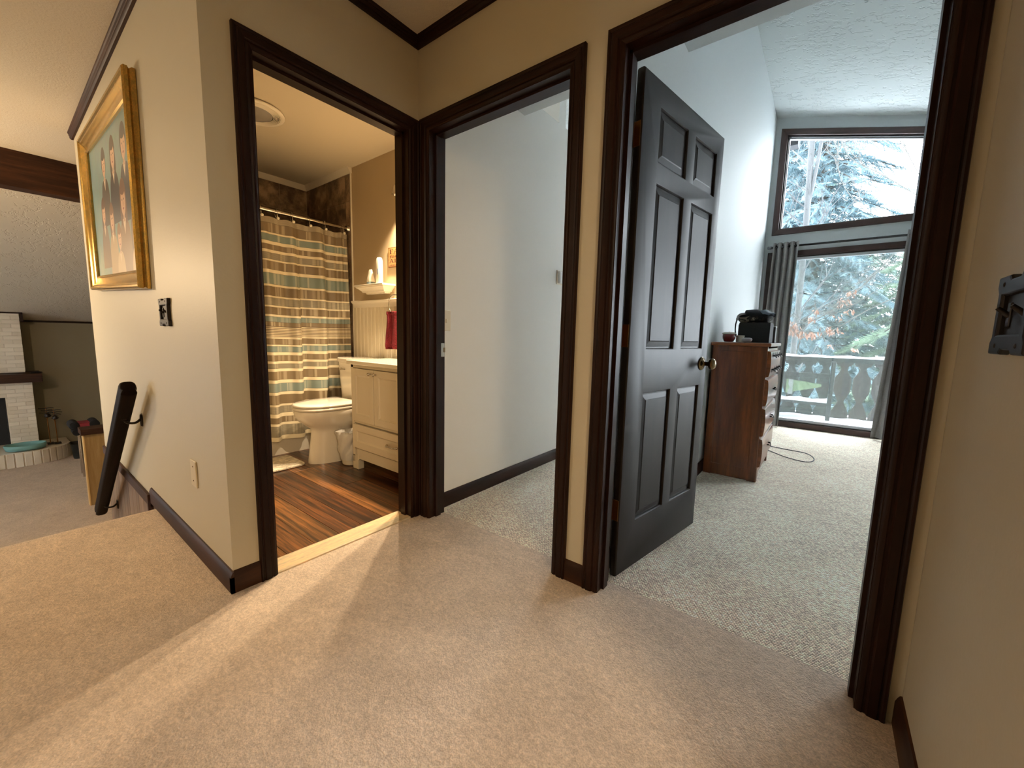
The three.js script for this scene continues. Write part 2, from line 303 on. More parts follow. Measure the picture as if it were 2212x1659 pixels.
// baseboards
const baseProfile = [[0, 0], [0, 0.013], [0.066, 0.013], [0.078, 0.009], [0.086, 0.005], [0.088, 0]];
const Yv = V(0, 1, 0);
structure('baseboard_left', strip(baseProfile, V(0, 0, zb2 + CW), V(0, 0, zC), Yv, V(1, 0, 0), 0, 0).clone(), M.base);
structure('baseboard_stair', [strip(baseProfile, V(0.013, 0, zC), V(-1.305, 0, zC), Yv, V(0, 0, 1)), bx(0, 0, zC, 0.013, 0.066, zC + 0.013)], M.base);
structure('baseboard_back', strip(baseProfile, V(x2 + CW, 0, 0), V(x3 - CW, 0, 0), Yv, V(0, 0, 1)), M.base);
structure('baseboard_right', strip(baseProfile, V(xD, 0, -0.0), V(xD, 0, 0.708), Yv, V(-1, 0, 0)), M.base);
structure('baseboard_bedroom_narrow', strip(baseProfile, V(0.033, 0, -T), V(0.033, 0, -1.6), Yv, V(1, 0, 0)), M.trim);
structure('baseboard_bedroom', strip(baseProfile, V(1.06, 0, -T - 0.02), V(1.06, 0, zWin), Yv, V(1, 0, 0)), M.trim);
structure('baseboard_window', strip(baseProfile, V(2.97, 0, zWin), V(4.8, 0, zWin), Yv, V(0, 0, 1)), M.trim);
// trim that goes on along the stairwell at floor level, and the board at the nosing
structure('trim_2', muv(join([rb(xC, -0.03, zC, -1.295, 0.035, zC + 0.016, 0.004), rb(-1.318, -0.1, zC, -1.295, 0.05, zC + 0.024, 0.003)]), 'x'), M.base);
// crown moulding: reeded
const crownProfile = [[0, 0], [0, 0.012], [0.008, 0.02], [0.014, 0.021], [0.017, 0.018], [0.021, 0.022], [0.029, 0.025], [0.033, 0.022], [0.037, 0.027], [0.046, 0.03], [0.046, 0]];
structure('crown_left', strip(crownProfile, V(0, CH - 0.046, 0), V(0, CH - 0.046, zC), Yv, V(1, 0, 0)), M.trim);
structure('crown_back', strip(crownProfile, V(0, CH - 0.046, 0), V(xD, CH - 0.046, 0), Yv, V(0, 0, 1)), M.trim);
structure('crown_right', strip(crownProfile, V(xD, CH - 0.046, 0), V(xD, CH - 0.046, 3.2), Yv, V(-1, 0, 0)), M.trim);
structure('crown_stair', strip(crownProfile, V(0.03, CH - 0.046, zC), V(xC - 0.03, CH - 0.046, zC), Yv, V(0, 0, 1)), M.base);

// ------------------------------------------------------------------ stairs
{
  const g = structureGroup('staircase');
  for (let i = 1; i < 7; i++) mesh('step', muv(rb(xE - 0.26 * i, LOW, zC + 0.001, xE - 0.26 * (i - 1) + 0.03, -0.2 * i, 2.0, 0.012), 'z'), M.hallCarpet, g);
  structure('wall_stair_outer', bx(xC, LOW, 2.0, xE, -0.3, 2.1), M.livingWall);
  // wood panelling below floor level
  const pg = structureGroup('wall_stair_lower'), pm = [0, 1, 2].map((k) => std({ map: wood(['#6b5442', '#604a3a', '#745c49'][k], ['#8b735c', '#7d6650', '#947b62'][k], 81 + k), roughness: 0.5 }));
  mesh('backing', bx(xC, LOW, zC - 0.12, xE, -0.03, zC - 0.012), M.black, pg);
  for (let i = 0, x = xC; x < xE - 0.02; i++) { const w = [0.115, 0.085, 0.135][i % 3]; const e = Math.min(x + w, xE); mesh('plank', muv(rb(x + 0.002, LOW, zC - 0.012, e - 0.002, -0.03, zC, 0.003, 1), 'y'), pm[i % 3], pg); x = e; }
}

// ------------------------------------------------------------------ open six-panel door of the bedroom
{
  const a = Math.atan2(0.986, 0.167);                                // turn that sends local x to (0.167, 0, -0.986)
  const door = thing('panel_door', 'dark brown six-panel door standing open into the carpeted bedroom, brass hinges and round knob', 'door', [1.0955, 0, -0.131], a);
  const L = 0.768, D = 0.035, s = new THREE.Shape();
  s.moveTo(0, 0.012); s.lineTo(L, 0.012); s.lineTo(L, 2.02); s.lineTo(0, 2.02); s.closePath();
  const cols = [[0.136, 0.375], [0.457, 0.689]], rows = [[0.232, 0.792], [0.985, 1.64], [1.727, 1.922]];
  const panels = []; cols.forEach((c) => rows.forEach((r) => panels.push([c[0], c[1], r[0], r[1]])));
  for (const [u0, u1, y0, y1] of panels) { const h = new THREE.Path(); h.moveTo(u0, y0); h.lineTo(u1, y0); h.lineTo(u1, y1); h.lineTo(u0, y1); h.closePath(); s.holes.push(h); }
  const g = new THREE.ExtrudeGeometry(s, { depth: D - 0.018, bevelEnabled: true, bevelThickness: 0.009, bevelSize: 0.007, bevelOffset: -0.007, bevelSegments: 3 });
  g.translate(0, 0, 0.009);                                          // local z 0..D; the face at z = D looks into the room
  mesh('slab', toCreasedNormals(muv(g, 'y'), 0.5), M.door, door);
  for (const [u0, u1, y0, y1] of panels) {
    const w = u1 - u0 + 0.014, h = y1 - y0 + 0.014, cx = (u0 + u1) / 2, cy = (y0 + y1) / 2, rings = [];
    const ring = (m, z) => [V(cx - w / 2 + m, cy - h / 2 + m, z), V(cx + w / 2 - m, cy - h / 2 + m, z), V(cx + w / 2 - m, cy + h / 2 - m, z), V(cx - w / 2 + m, cy + h / 2 - m, z)];
    rings.push(ring(0.045, 0.007), ring(0.038, 0.007), ring(0.012, 0.0115), ring(0, 0.0115), ring(0, D - 0.0115), ring(0.014, D - 0.0115), ring(0.036, D - 0.007), ring(0.04, D - 0.0045), ring(0.046, D - 0.0045));
    mesh('panel', muv(loft(rings, true, true, 0.2), 'y'), M.door, door);
  }
  for (const y of [1.79, 1.035, 0.305]) {
    const hg = mesh('hinge', [rb(-0.0025, y - 0.045, 0.002, 0.0005, y + 0.045, D - 0.006, 0.001)], M.brass, door);
    const k = [0, 1, 2, 3, 4].map((i) => bar(V(-0.013, y - 0.045 + i * 0.018 + 0.0006, 0.003), V(-0.013, y - 0.045 + i * 0.018 + 0.0174, 0.003), 0.0062, 0.0062, 12));
    mesh('knuckle', [...k, bar(V(-0.013, y + 0.045, 0.003), V(-0.013, y + 0.052, 0.003), 0.005, 0.003, 10), bar(V(-0.013, y - 0.052, 0.003), V(-0.013, y - 0.045, 0.003), 0.003, 0.005, 10), rb(-0.013, y - 0.045, 0.001, 0.001, y + 0.045, 0.0035, 0.001)], M.brass, hg);
  }
  for (const sgn of [1, -1]) {
    const q = lathe([[0.0, 0], [0.034, 0], [0.0345, 0.003], [0.03, 0.008], [0.02, 0.011], [0.012, 0.015], [0.0105, 0.022], [0.0105, 0.034], [0.014, 0.039], [0.023, 0.043], [0.0275, 0.05], [0.028, 0.056], [0.026, 0.063], [0.019, 0.069], [0.008, 0.072], [0, 0.0725]], 36);
    q.rotateX(sgn * Math.PI / 2); q.translate(0.7, 0.905, sgn > 0 ? D : 0);
    mesh('knob', q, M.antique, door);
  }
  mesh('latch', rb(L - 0.001, 0.88, 0.008, L + 0.002, 0.93, 0.027, 0.001), M.brass, door);
}

// ------------------------------------------------------------------ things on the hall walls
{
  // family portrait in a gilt frame
  const x0 = -2.37, xr = -0.885, h = 0.985, w = xr - x0, fr = thing('framed_portrait', 'large family portrait painting in a wide gilt frame on the wall above the handrail', 'picture', [(x0 + xr) / 2, 1.735, zC]);
  fr.rotation.z = -0.042;
  const fw = 0.095;
  const prof = [[0, 0.002], [0, 0.018], [0.007, 0.024], [0.013, 0.022], [0.016, 0.017], [0.034, 0.02], [0.052, 0.028], [0.066, 0.041], [0.073, 0.042], [0.078, 0.05], [0.088, 0.051], [0.095, 0.044], [0.095, 0.03], [0.088, 0.024], [0.095, 0.014], [0.095, 0.002]];
  const F = field(512, [[20, 30, 0.5], [80, 120, 0.6], [200, 256, 0.6]], 91);
  const gold = std({ map: tint(512, F, '#b3924f', 0.3, 3, 0.12), metalness: 0.85, roughness: 0.27, bumpMap: gray(512, F, 128, 60, 3), bumpScale: 0.0006 });
  const iw = w - 2 * fw, ih = h - 2 * fw;
  mesh('frame_rail', strip(prof, V(-iw / 2, ih / 2, 0), V(iw / 2, ih / 2, 0), Yv, V(0, 0, 1), -1, 1), gold, fr);
  mesh('frame_rail', strip(prof, V(-iw / 2, -ih / 2, 0), V(iw / 2, -ih / 2, 0), V(0, -1, 0), V(0, 0, 1), -1, 1), gold, fr);
  mesh('frame_rail', strip(prof, V(-iw / 2, -ih / 2, 0), V(-iw / 2, ih / 2, 0), V(-1, 0, 0), V(0, 0, 1), -1, 1), gold, fr);
  mesh('frame_rail', strip(prof, V(iw / 2, -ih / 2, 0), V(iw / 2, ih / 2, 0), V(1, 0, 0), V(0, 0, 1), -1, 1), gold, fr);
  const pic = canvasTex(1024, 640, (c, a, b) => {
    const gd = c.createLinearGradient(0, 0, a, b); gd.addColorStop(0, '#6f9494'); gd.addColorStop(0.5, '#7c9b97'); gd.addColorStop(1, '#64837f'); c.fillStyle = gd; c.fillRect(0, 0, a, b);
    const r = rng(5); for (let i = 0; i < 900; i++) { c.fillStyle = `rgba(${90 + r() * 60 | 0},${120 + r() * 50 | 0},${120 + r() * 40 | 0},0.12)`; c.beginPath(); c.ellipse(r() * a, r() * b, 10 + r() * 60, 4 + r() * 16, r() * 3, 0, 7); c.fill(); }
    const who = [[820, 120, 52, '#2c2420', '#2b3440', 0], [590, 118, 50, '#3a261b', '#23252e', 1], [370, 120, 48, '#241c18', '#4a4238', 0], [955, 300, 48, '#4a3323', '#6b4a34', 1], [740, 330, 56, '#6b4426', '#8a6a48', 1], [470, 380, 46, '#7a522e', '#b49a70', 1], [275, 330, 46, '#5a3a24', '#7d6b58', 1], [930, 470, 44, '#a07a44', '#c8a878', 1], [610, 480, 42, '#8a6034', '#c9b088', 0]];
    for (const [x, y, s0, hair, cloth, long] of who) {
      const s = s0 * 1.18;
      c.fillStyle = cloth; c.beginPath(); c.moveTo(x - s * 1.9, y + s * 5); c.quadraticCurveTo(x - s * 1.9, y + s * 1.4, x - s * 0.5, y + s * 1.25); c.lineTo(x + s * 0.5, y + s * 1.25); c.quadraticCurveTo(x + s * 1.9, y + s * 1.4, x + s * 1.9, y + s * 5); c.closePath(); c.fill();
      c.fillStyle = '#d9c4a8'; c.beginPath(); c.moveTo(x - s * 0.45, y + s * 1.2); c.lineTo(x, y + s * 2.2); c.lineTo(x + s * 0.45, y + s * 1.2); c.fill();
      c.fillStyle = hair; c.beginPath(); c.ellipse(x, y - s * 0.15, s * 0.95, s * 1.15, 0, 0, 7); c.fill();
      if (long) { c.beginPath(); c.ellipse(x - s * 0.7, y + s * 0.7, s * 0.35, s * 0.9, 0, 0, 7); c.ellipse(x + s * 0.7, y + s * 0.7, s * 0.35, s * 0.9, 0, 0, 7); c.fill(); }
      c.fillStyle = '#c39a78'; c.fillRect(x - s * 0.25, y + s * 0.7, s * 0.5, s * 0.7);
      c.fillStyle = '#d3ab88'; c.beginPath(); c.ellipse(x, y + s * 0.12, s * 0.7, s * 0.92, 0, 0, 7); c.fill();
      c.fillStyle = hair; c.beginPath(); c.ellipse(x, y - s * 0.62, s * 0.72, s * 0.36, 0, 0, 7); c.fill();
      c.fillStyle = '#3a2a22'; for (const k of [-1, 1]) { c.beginPath(); c.ellipse(x + k * s * 0.27, y + s * 0.02, s * 0.09, s * 0.06, 0, 0, 7); c.fill(); }
      c.fillStyle = '#b88264'; c.beginPath(); c.ellipse(x, y + s * 0.3, s * 0.08, s * 0.16, 0, 0, 7); c.fill();
      c.fillStyle = '#a5564a'; c.beginPath(); c.ellipse(x, y + s * 0.58, s * 0.22, s * 0.07, 0, 0, 7); c.fill();
    }
  });
  mesh('painting', new THREE.BoxGeometry(iw + 0.01, ih + 0.01, 0.004).translate(0, 0, 0.006), std({ map: pic, roughness: 0.42, clearcoat: 0.35, clearcoatRoughness: 0.35 }), fr);
  mesh('backing', new THREE.BoxGeometry(w - 0.04, h - 0.04, 0.006).translate(0, 0, 0.003), M.black, fr);
}
// wrought switch plates
function switchPlate(label, toggles, w, h) {
  const t = thing('switch_plate', label, 'switch plate');
  const s = new THREE.Shape(), k = 0.014, n = 0.008;
  const pts = [[-w / 2, -h / 2], [-w * 0.18, -h / 2], [-w * 0.12, -h / 2 + n], [w * 0.12, -h / 2 + n], [w * 0.18, -h / 2], [w / 2, -h / 2], [w / 2, -h / 2 + k * 1.5], [w / 2 - n, -h / 2 + k * 2.2], [w / 2 - n, h / 2 - k * 2.2], [w / 2, h / 2 - k * 1.5], [w / 2, h / 2], [w * 0.18, h / 2], [w * 0.12, h / 2 - n], [-w * 0.12, h / 2 - n], [-w * 0.18, h / 2], [-w / 2, h / 2], [-w / 2, h / 2 - k * 1.5], [-w / 2 + n, h / 2 - k * 2.2], [-w / 2 + n, -h / 2 + k * 2.2], [-w / 2, -h / 2 + k * 1.5]];
  s.moveTo(...pts[0]); pts.slice(1).forEach((p) => s.lineTo(...p)); s.closePath();
  const hw = w * 0.33, hh = h * 0.25, q = new THREE.Path(); q.moveTo(-hw, -hh); q.lineTo(hw, -hh); q.lineTo(hw, hh); q.lineTo(-hw, hh); q.closePath(); s.holes.push(q);
  mesh('plate', new THREE.ExtrudeGeometry(s, { depth: 0.008, bevelEnabled: true, bevelThickness: 0.004, bevelSize: 0.0035, bevelOffset: -0.0035, bevelSegments: 2 }).translate(0, 0, 0.002), M.iron, t);
  mesh('recess', bx(-hw - 0.005, -hh - 0.005, 0, hw + 0.005, hh + 0.005, 0.005), M.iron, t);
  for (let i = 0; i < toggles; i++) { const x = toggles === 1 ? 0 : (i / (toggles - 1) - 0.5) * w * 0.42; mesh('toggle', [rb(x - 0.008, -0.021, 0.004, x + 0.008, 0.021, 0.008, 0.002), bar(V(x, -0.002, 0.006), V(x, 0.012, 0.021), 0.0048, 0.0036, 10)], M.iron, t); }
  for (const [a, b] of [[-1, 1], [1, 1], [-1, -1], [1, -1]]) { const c = new THREE.SphereGeometry(0.0042, 12, 8); c.scale(1, 1, 0.5); c.translate(a * w * 0.3, b * h * 0.39, 0.014); mesh('screw', c, M.iron, t); }
  return t;
}
switchPlate('dark wrought iron double switch plate below the gilt portrait frame', 2, 0.155, 0.125).position.set(-0.665, 1.093, zC);
{ const p = switchPlate('dark iron switch plate at the right edge, on the wall beside the dark door casing', 2, 0.165, 0.137); p.position.set(xD, 1.082, 0.375); p.rotation.y = -Math.PI / 2; }
{
  const t = thing('outlet_cover', 'cream wall plate low on the wall between switch plate and baseboard', 'wall plate', [-0.408, 0.386, zC]);
  mesh('plate', rb(-0.038, -0.06, 0, 0.038, 0.06, 0.007, 0.003), std({ color: '#d8ccb0', roughness: 0.35 }), t);
  mesh('screw', new THREE.SphereGeometry(0.0035, 10, 8).scale(1, 1, 0.5).translate(0, -0.032, 0.007), M.antique, t);
  mesh('screw', new THREE.SphereGeometry(0.0035, 10, 8).scale(1, 1, 0.5).translate(0, 0.032, 0.007), M.antique, t);
}
// handrail of the stairs
{
  const t = thing('handrail', 'dark stained wooden handrail sloping down along the stairwell wall on iron brackets', 'handrail');
  const A = V(-1.17, 0.70, 1.0), B = V(-2.74, -0.455, 1.0), dir = B.clone().sub(A), L = dir.length(); dir.normalize();
  const up = V(-dir.y, dir.x, 0); if (up.y < 0) up.negate(); const side = V(0, 0, 1);
  const prof = []; for (let i = 0; i < 28; i++) { const a = i / 28 * 2 * Math.PI, c = Math.cos(a), s = Math.sin(a); const e = 0.62; let px = 0.036 * Math.sign(c) * Math.abs(c) ** e, py = 0.044 * Math.sign(s) * Math.abs(s) ** e; if (py < -0.004 && py > -0.018) px *= 0.84; prof.push([px, py]); }
  const ringAt = (d, k, off = 0) => prof.map(([px, py]) => A.clone().addScaledVector(dir, d).addScaledVector(side, px * k).addScaledVector(up, py * k + off));
  const rings = [ringAt(-0.004, 0.72), ringAt(0, 0.86), ringAt(0.01, 0.97), ringAt(0.022, 1), ringAt(L - 0.022, 1), ringAt(L - 0.01, 0.97), ringAt(L, 0.86), ringAt(L + 0.004, 0.72)];
  mesh('rail', muv(loft(rings), 'x'), std({ map: wood('#0f0704', '#1d0f08', 47), roughness: 0.6, specularIntensity: 0.15 }), t);
  for (const x of [-1.395, -2.55]) {
    const y = A.y + (x - A.x) * dir.y / dir.x - 0.038;
    const br = mesh('bracket', tube([V(x, y - 0.012, zC + 0.006), V(x, y - 0.03, zC + 0.03), V(x, y - 0.024, 0.985), V(x, y - 0.002, 1.0)], 0.0068, 16, 8), M.iron, t);
    const pl = new THREE.CylinderGeometry(0.026, 0.03, 0.008, 24); pl.rotateX(Math.PI / 2); pl.scale(0.8, 1.35, 1); pl.translate(x, y - 0.018, zC + 0.004); mesh('wall_plate', pl, M.iron, br);
    mesh('saddle', rb(x - 0.025, y - 0.002, 0.988, x + 0.025, y + 0.003, 1.012, 0.002).clone(), M.iron, br);
  }
}
// lamp over the stairwell, out of the frame's left edge: pendant with a glass bowl
{
  const P = [-3.4, 1.55, 2.5], top = CH;
  const t = thing('pendant_lamp', 'warm glowing glass globe pendant lamp hanging over the stairwell', 'lamp', P);
  mesh('cord', bar(V(0, 0.1, 0), V(0, top - P[1] - 0.02, 0), 0.006), M.antique, t);
  mesh('canopy', lathe([[0, top - P[1]], [0.06, top - P[1]], [0.06, top - P[1] - 0.02], [0.02, top - P[1] - 0.035], [0, top - P[1] - 0.035]], 24), M.antique, t);
  mesh('fitter', lathe([[0, 0.13], [0.03, 0.125], [0.045, 0.09], [0.04, 0.085], [0, 0.09]], 24), M.antique, t);
  const bulb = mesh('globe', new THREE.SphereGeometry(0.1, 28, 20), new THREE.MeshStandardMaterial({ color: '#000000', emissive: WARM, emissiveIntensity: 5 }), t); bulb.castShadow = false;
  const l = new THREE.PointLight(WARM, LAMP.living, 0, 2); l.castShadow = true; l.shadow.radius = 3; l.name = 'pendant_light'; t.add(l);
}
// flush lamp on the hall ceiling above the head of the stairs, out of the frame
{
  const t = thing('ceiling_lamp', 'round flush ceiling lamp over the landing at the head of the stairs', 'lamp', [-0.95, CH, 2.75]);
  mesh('added_drum_shade', lathe([[0, 0], [0.18, 0], [0.18, -0.2], [0.174, -0.2], [0.174, -0.012], [0, -0.012]], 40), M.antique, t);  // unseen opaque shade, added to keep lamp light off the upper and right walls
  const bulb = mesh('globe', new THREE.SphereGeometry(0.09, 28, 16).scale(1, 0.8, 1), new THREE.MeshStandardMaterial({ color: '#000000', emissive: WARM, emissiveIntensity: 2.5 }), t); bulb.position.y = -0.125; bulb.castShadow = false;
  const l = new THREE.PointLight(new THREE.Color().setRGB(1, 0.77, 0.5), LAMP.hall, 0, 2); l.castShadow = true; l.shadow.radius = 5; l.position.y = -0.125; l.name = 'hall_light'; t.add(l);
}
// ceiling lamp of the side room to the right
{
  const t = thing('ceiling_lamp', 'round ceiling lamp in the room to the right of the hall', 'lamp', [3.5, 2.6, 2.05]);
  mesh('base', lathe([[0, 0], [0.14, 0], [0.14, -0.03], [0, -0.03]], 28), M.white, t);
  const bulb = mesh('bulb', new THREE.SphereGeometry(0.2, 28, 20), new THREE.MeshStandardMaterial({ color: '#000000', emissive: WARM, emissiveIntensity: 2 }), t); bulb.position.y = -0.48; bulb.castShadow = false;
  mesh('stem', bar(V(0, -0.43, 0), V(0, -0.02, 0), 0.012), M.white, t);
  const l = new THREE.PointLight(new THREE.Color().setRGB(1, 0.78, 0.52), LAMP.room, 0, 2); l.castShadow = true; l.shadow.radius = 14; l.position.y = -0.48; l.name = 'side_room_light'; t.add(l);
}

// ------------------------------------------------------------------ bathroom
{
  const t = structureGroup('floor_bathroom');
  mesh('subfloor', bx(xTub, -0.06, zBathBack, -T - 0.002, -0.012, 0.8), M.black, t);
  const shades = [0, 1, 2, 3, 4].map((k) => std({ map: wood(['#26130a', '#33200f', '#20100a', '#3a2412', '#2d190c'][k], ['#7a4824', '#8d5a2e', '#66391a', '#9c6a38', '#825028'][k], 101 + k, 512, 1.3), roughness: 0.3, clearcoat: 0.3, clearcoatRoughness: 0.25 }));
  const r = rng(17); let row = 0;
  for (let z = zBathBack; z < 0.8; z += 0.127, row++) {
    let x = -T - 0.002 - 0.15 - r() * 1.2;
    const cuts = [-T - 0.002]; while (x > -1.75) { cuts.push(x); x -= 1.2 + r() * 0.6; } cuts.push(-1.75);
    for (let i = 0; i + 1 < cuts.length; i++) { const g = muv(rb(cuts[i + 1] + 0.0008, -0.014, z + 0.0009, cuts[i] - 0.0008, 0 + (r() - 0.5) * 0.0008, Math.min(z + 0.127, 0.8) - 0.0009, 0.0012, 1), 'x'); const uv = g.attributes.uv, ou = r() * 3, ov = r() * 3; for (let j = 0; j < uv.count; j++) uv.setXY(j, uv.getX(j) * 0.8 + ou, uv.getY(j) * 2.2 + ov); mesh('plank', g, shades[(row * 2 + i * 3 + (r() * 2 | 0)) % 5], t); }
  }
}
{
  // shower tiles, each a piece of its own
  const t = structureGroup('wall_shower'), TS = 0.327, gap = 0.003;
  const F = [0, 1, 2, 3].map((k) => field(256, [[3, 3, 1.1], [7, 7, 0.8], [18, 18, 0.5], [60, 60, 0.3]], 121 + 9 * k));
  const tm = F.map((f, k) => { const a = hex('#59473a'), b = hex('#b0967a'); return std({ map: tex(256, (i, c) => { const q = Math.max(0, Math.min(1, 0.45 + f[i])); for (let j = 0; j < 3; j++) c[j] = a[j] + (b[j] - a[j]) * q; }, true, 2.6), roughness: 0.35 }); });
  const grout = std({ color: '#b3a48c', roughness: 0.9 });
  mesh('grout', [bx(xTub, 0.4, zBathBack, -1.645, 2.385, zBathBack + 0.006), bx(xTub, 0.4, zBathBack, xTub + 0.006, 2.385, 0.8)], grout, t);
  let n = 0;
  const yRows = [0.4]; for (let y = 2.155; y > 0.42; y -= TS) yRows.splice(1, 0, y); yRows.push(2.385);
  for (let i = 0; i + 1 < yRows.length; i++) {
    const y0 = yRows[i] + gap / 2, y1 = yRows[i + 1] - gap / 2;
    for (const [a, b] of [[-2.44 + 0.008, -2.05], [-2.05, -1.722], [-1.722, -1.645]]) mesh('tile', muv(rb(a + gap / 2, y0, zBathBack + 0.002, b - gap / 2, y1, zBathBack + 0.0095, 0.0015, 1), 'x'), tm[n++ % 4], t);
    for (let z = zBathBack + 0.26; z < 1.2; z += TS) { const a = Math.max(zBathBack + 0.01, z - TS), b = Math.min(0.8, z); if (b - a > 0.02) mesh('tile', muv(rb(xTub + 0.002, y0, a + gap / 2, xTub + 0.0095, y1, b - gap / 2, 0.0015, 1), 'z'), tm[(n++ * 3) % 4], t); }
  }
  mesh('edge_strip', rb(-1.645, 0.4, zBathBack, -1.634, 2.4, zBathBack + 0.012, 0.002), M.white, t);
  const cp = [[0, 0], [0, 0.012], [0.012, 0.02], [0.03, 0.03], [0.045, 0.04], [0.045, 0]];
  structure('crown_shower', [strip(cp, V(xTub, 2.385, zBathBack), V(-1.628, 2.385, zBathBack), Yv, V(0, 0, 1)), strip(cp, V(xTub, 2.385, zBathBack), V(xTub, 2.385, 0.8), Yv, V(1, 0, 0))], M.white);
}
{
  // beadboard wainscot with its cap rail
  const t = structureGroup('wall_wainscot'), m = std({ color: '#ddd2ba', roughness: 0.4 });
  mesh('backing', bx(-1.633, 0.0, zBathBack, -T, 1.25, zBathBack + 0.004), m, t);
  for (let x = -1.632; x < -T - 0.02; x += 0.056) mesh('plank', [rb(x + 0.0015, 0.05, zBathBack + 0.002, x + 0.0425, 1.252, zBathBack + 0.011, 0.003, 2), bar(V(x + 0.05, 0.05, zBathBack + 0.0075), V(x + 0.05, 1.252, zBathBack + 0.0075), 0.0052, 0.0052, 8)], m, t);
  mesh('cap_rail', strip([[0, 0], [0, 0.014], [0.03, 0.016], [0.04, 0.022], [0.048, 0.034], [0.056, 0.036], [0.06, 0.03], [0.06, 0]], V(-1.633, 1.235, zBathBack), V(-T, 1.235, zBathBack), Yv, V(0, 0, 1)), M.white, t);
  mesh('base_rail', rb(-1.633, 0, zBathBack, -T, 0.09, zBathBack + 0.016, 0.004), M.white, t);
}
{
  const t = thing('bathtub', 'white bathtub behind the striped shower curtain', 'bathtub', [0, 0, 0]);
  const s = new THREE.Shape(), rim = (a, b, c, d, r, P) => { P.moveTo(a + r, b); P.lineTo(c - r, b); P.quadraticCurveTo(c, b, c, b + r); P.lineTo(c, d - r); P.quadraticCurveTo(c, d, c - r, d); P.lineTo(a + r, d); P.quadraticCurveTo(a, d, a, d - r); P.lineTo(a, b + r); P.quadraticCurveTo(a, b, a + r, b); };
  rim(-2.428, -0.798, -1.73, 0.588, 0.03, s); const h = new THREE.Path(); rim(-2.36, -0.72, -1.81, 0.5, 0.12, h); s.holes.push(h);
  const g = new THREE.ExtrudeGeometry(s, { depth: 0.39, bevelEnabled: true, bevelSize: 0.012, bevelThickness: 0.012, bevelOffset: -0.012, bevelSegments: 3 }); g.rotateX(-Math.PI / 2);
  mesh('apron', g.translate(0, 0.001, 0), M.porcelain, t); mesh('bottom', bx(-2.4, 0.06, -0.54, -1.76, 0.09, 0.76), M.porcelain, t);
}
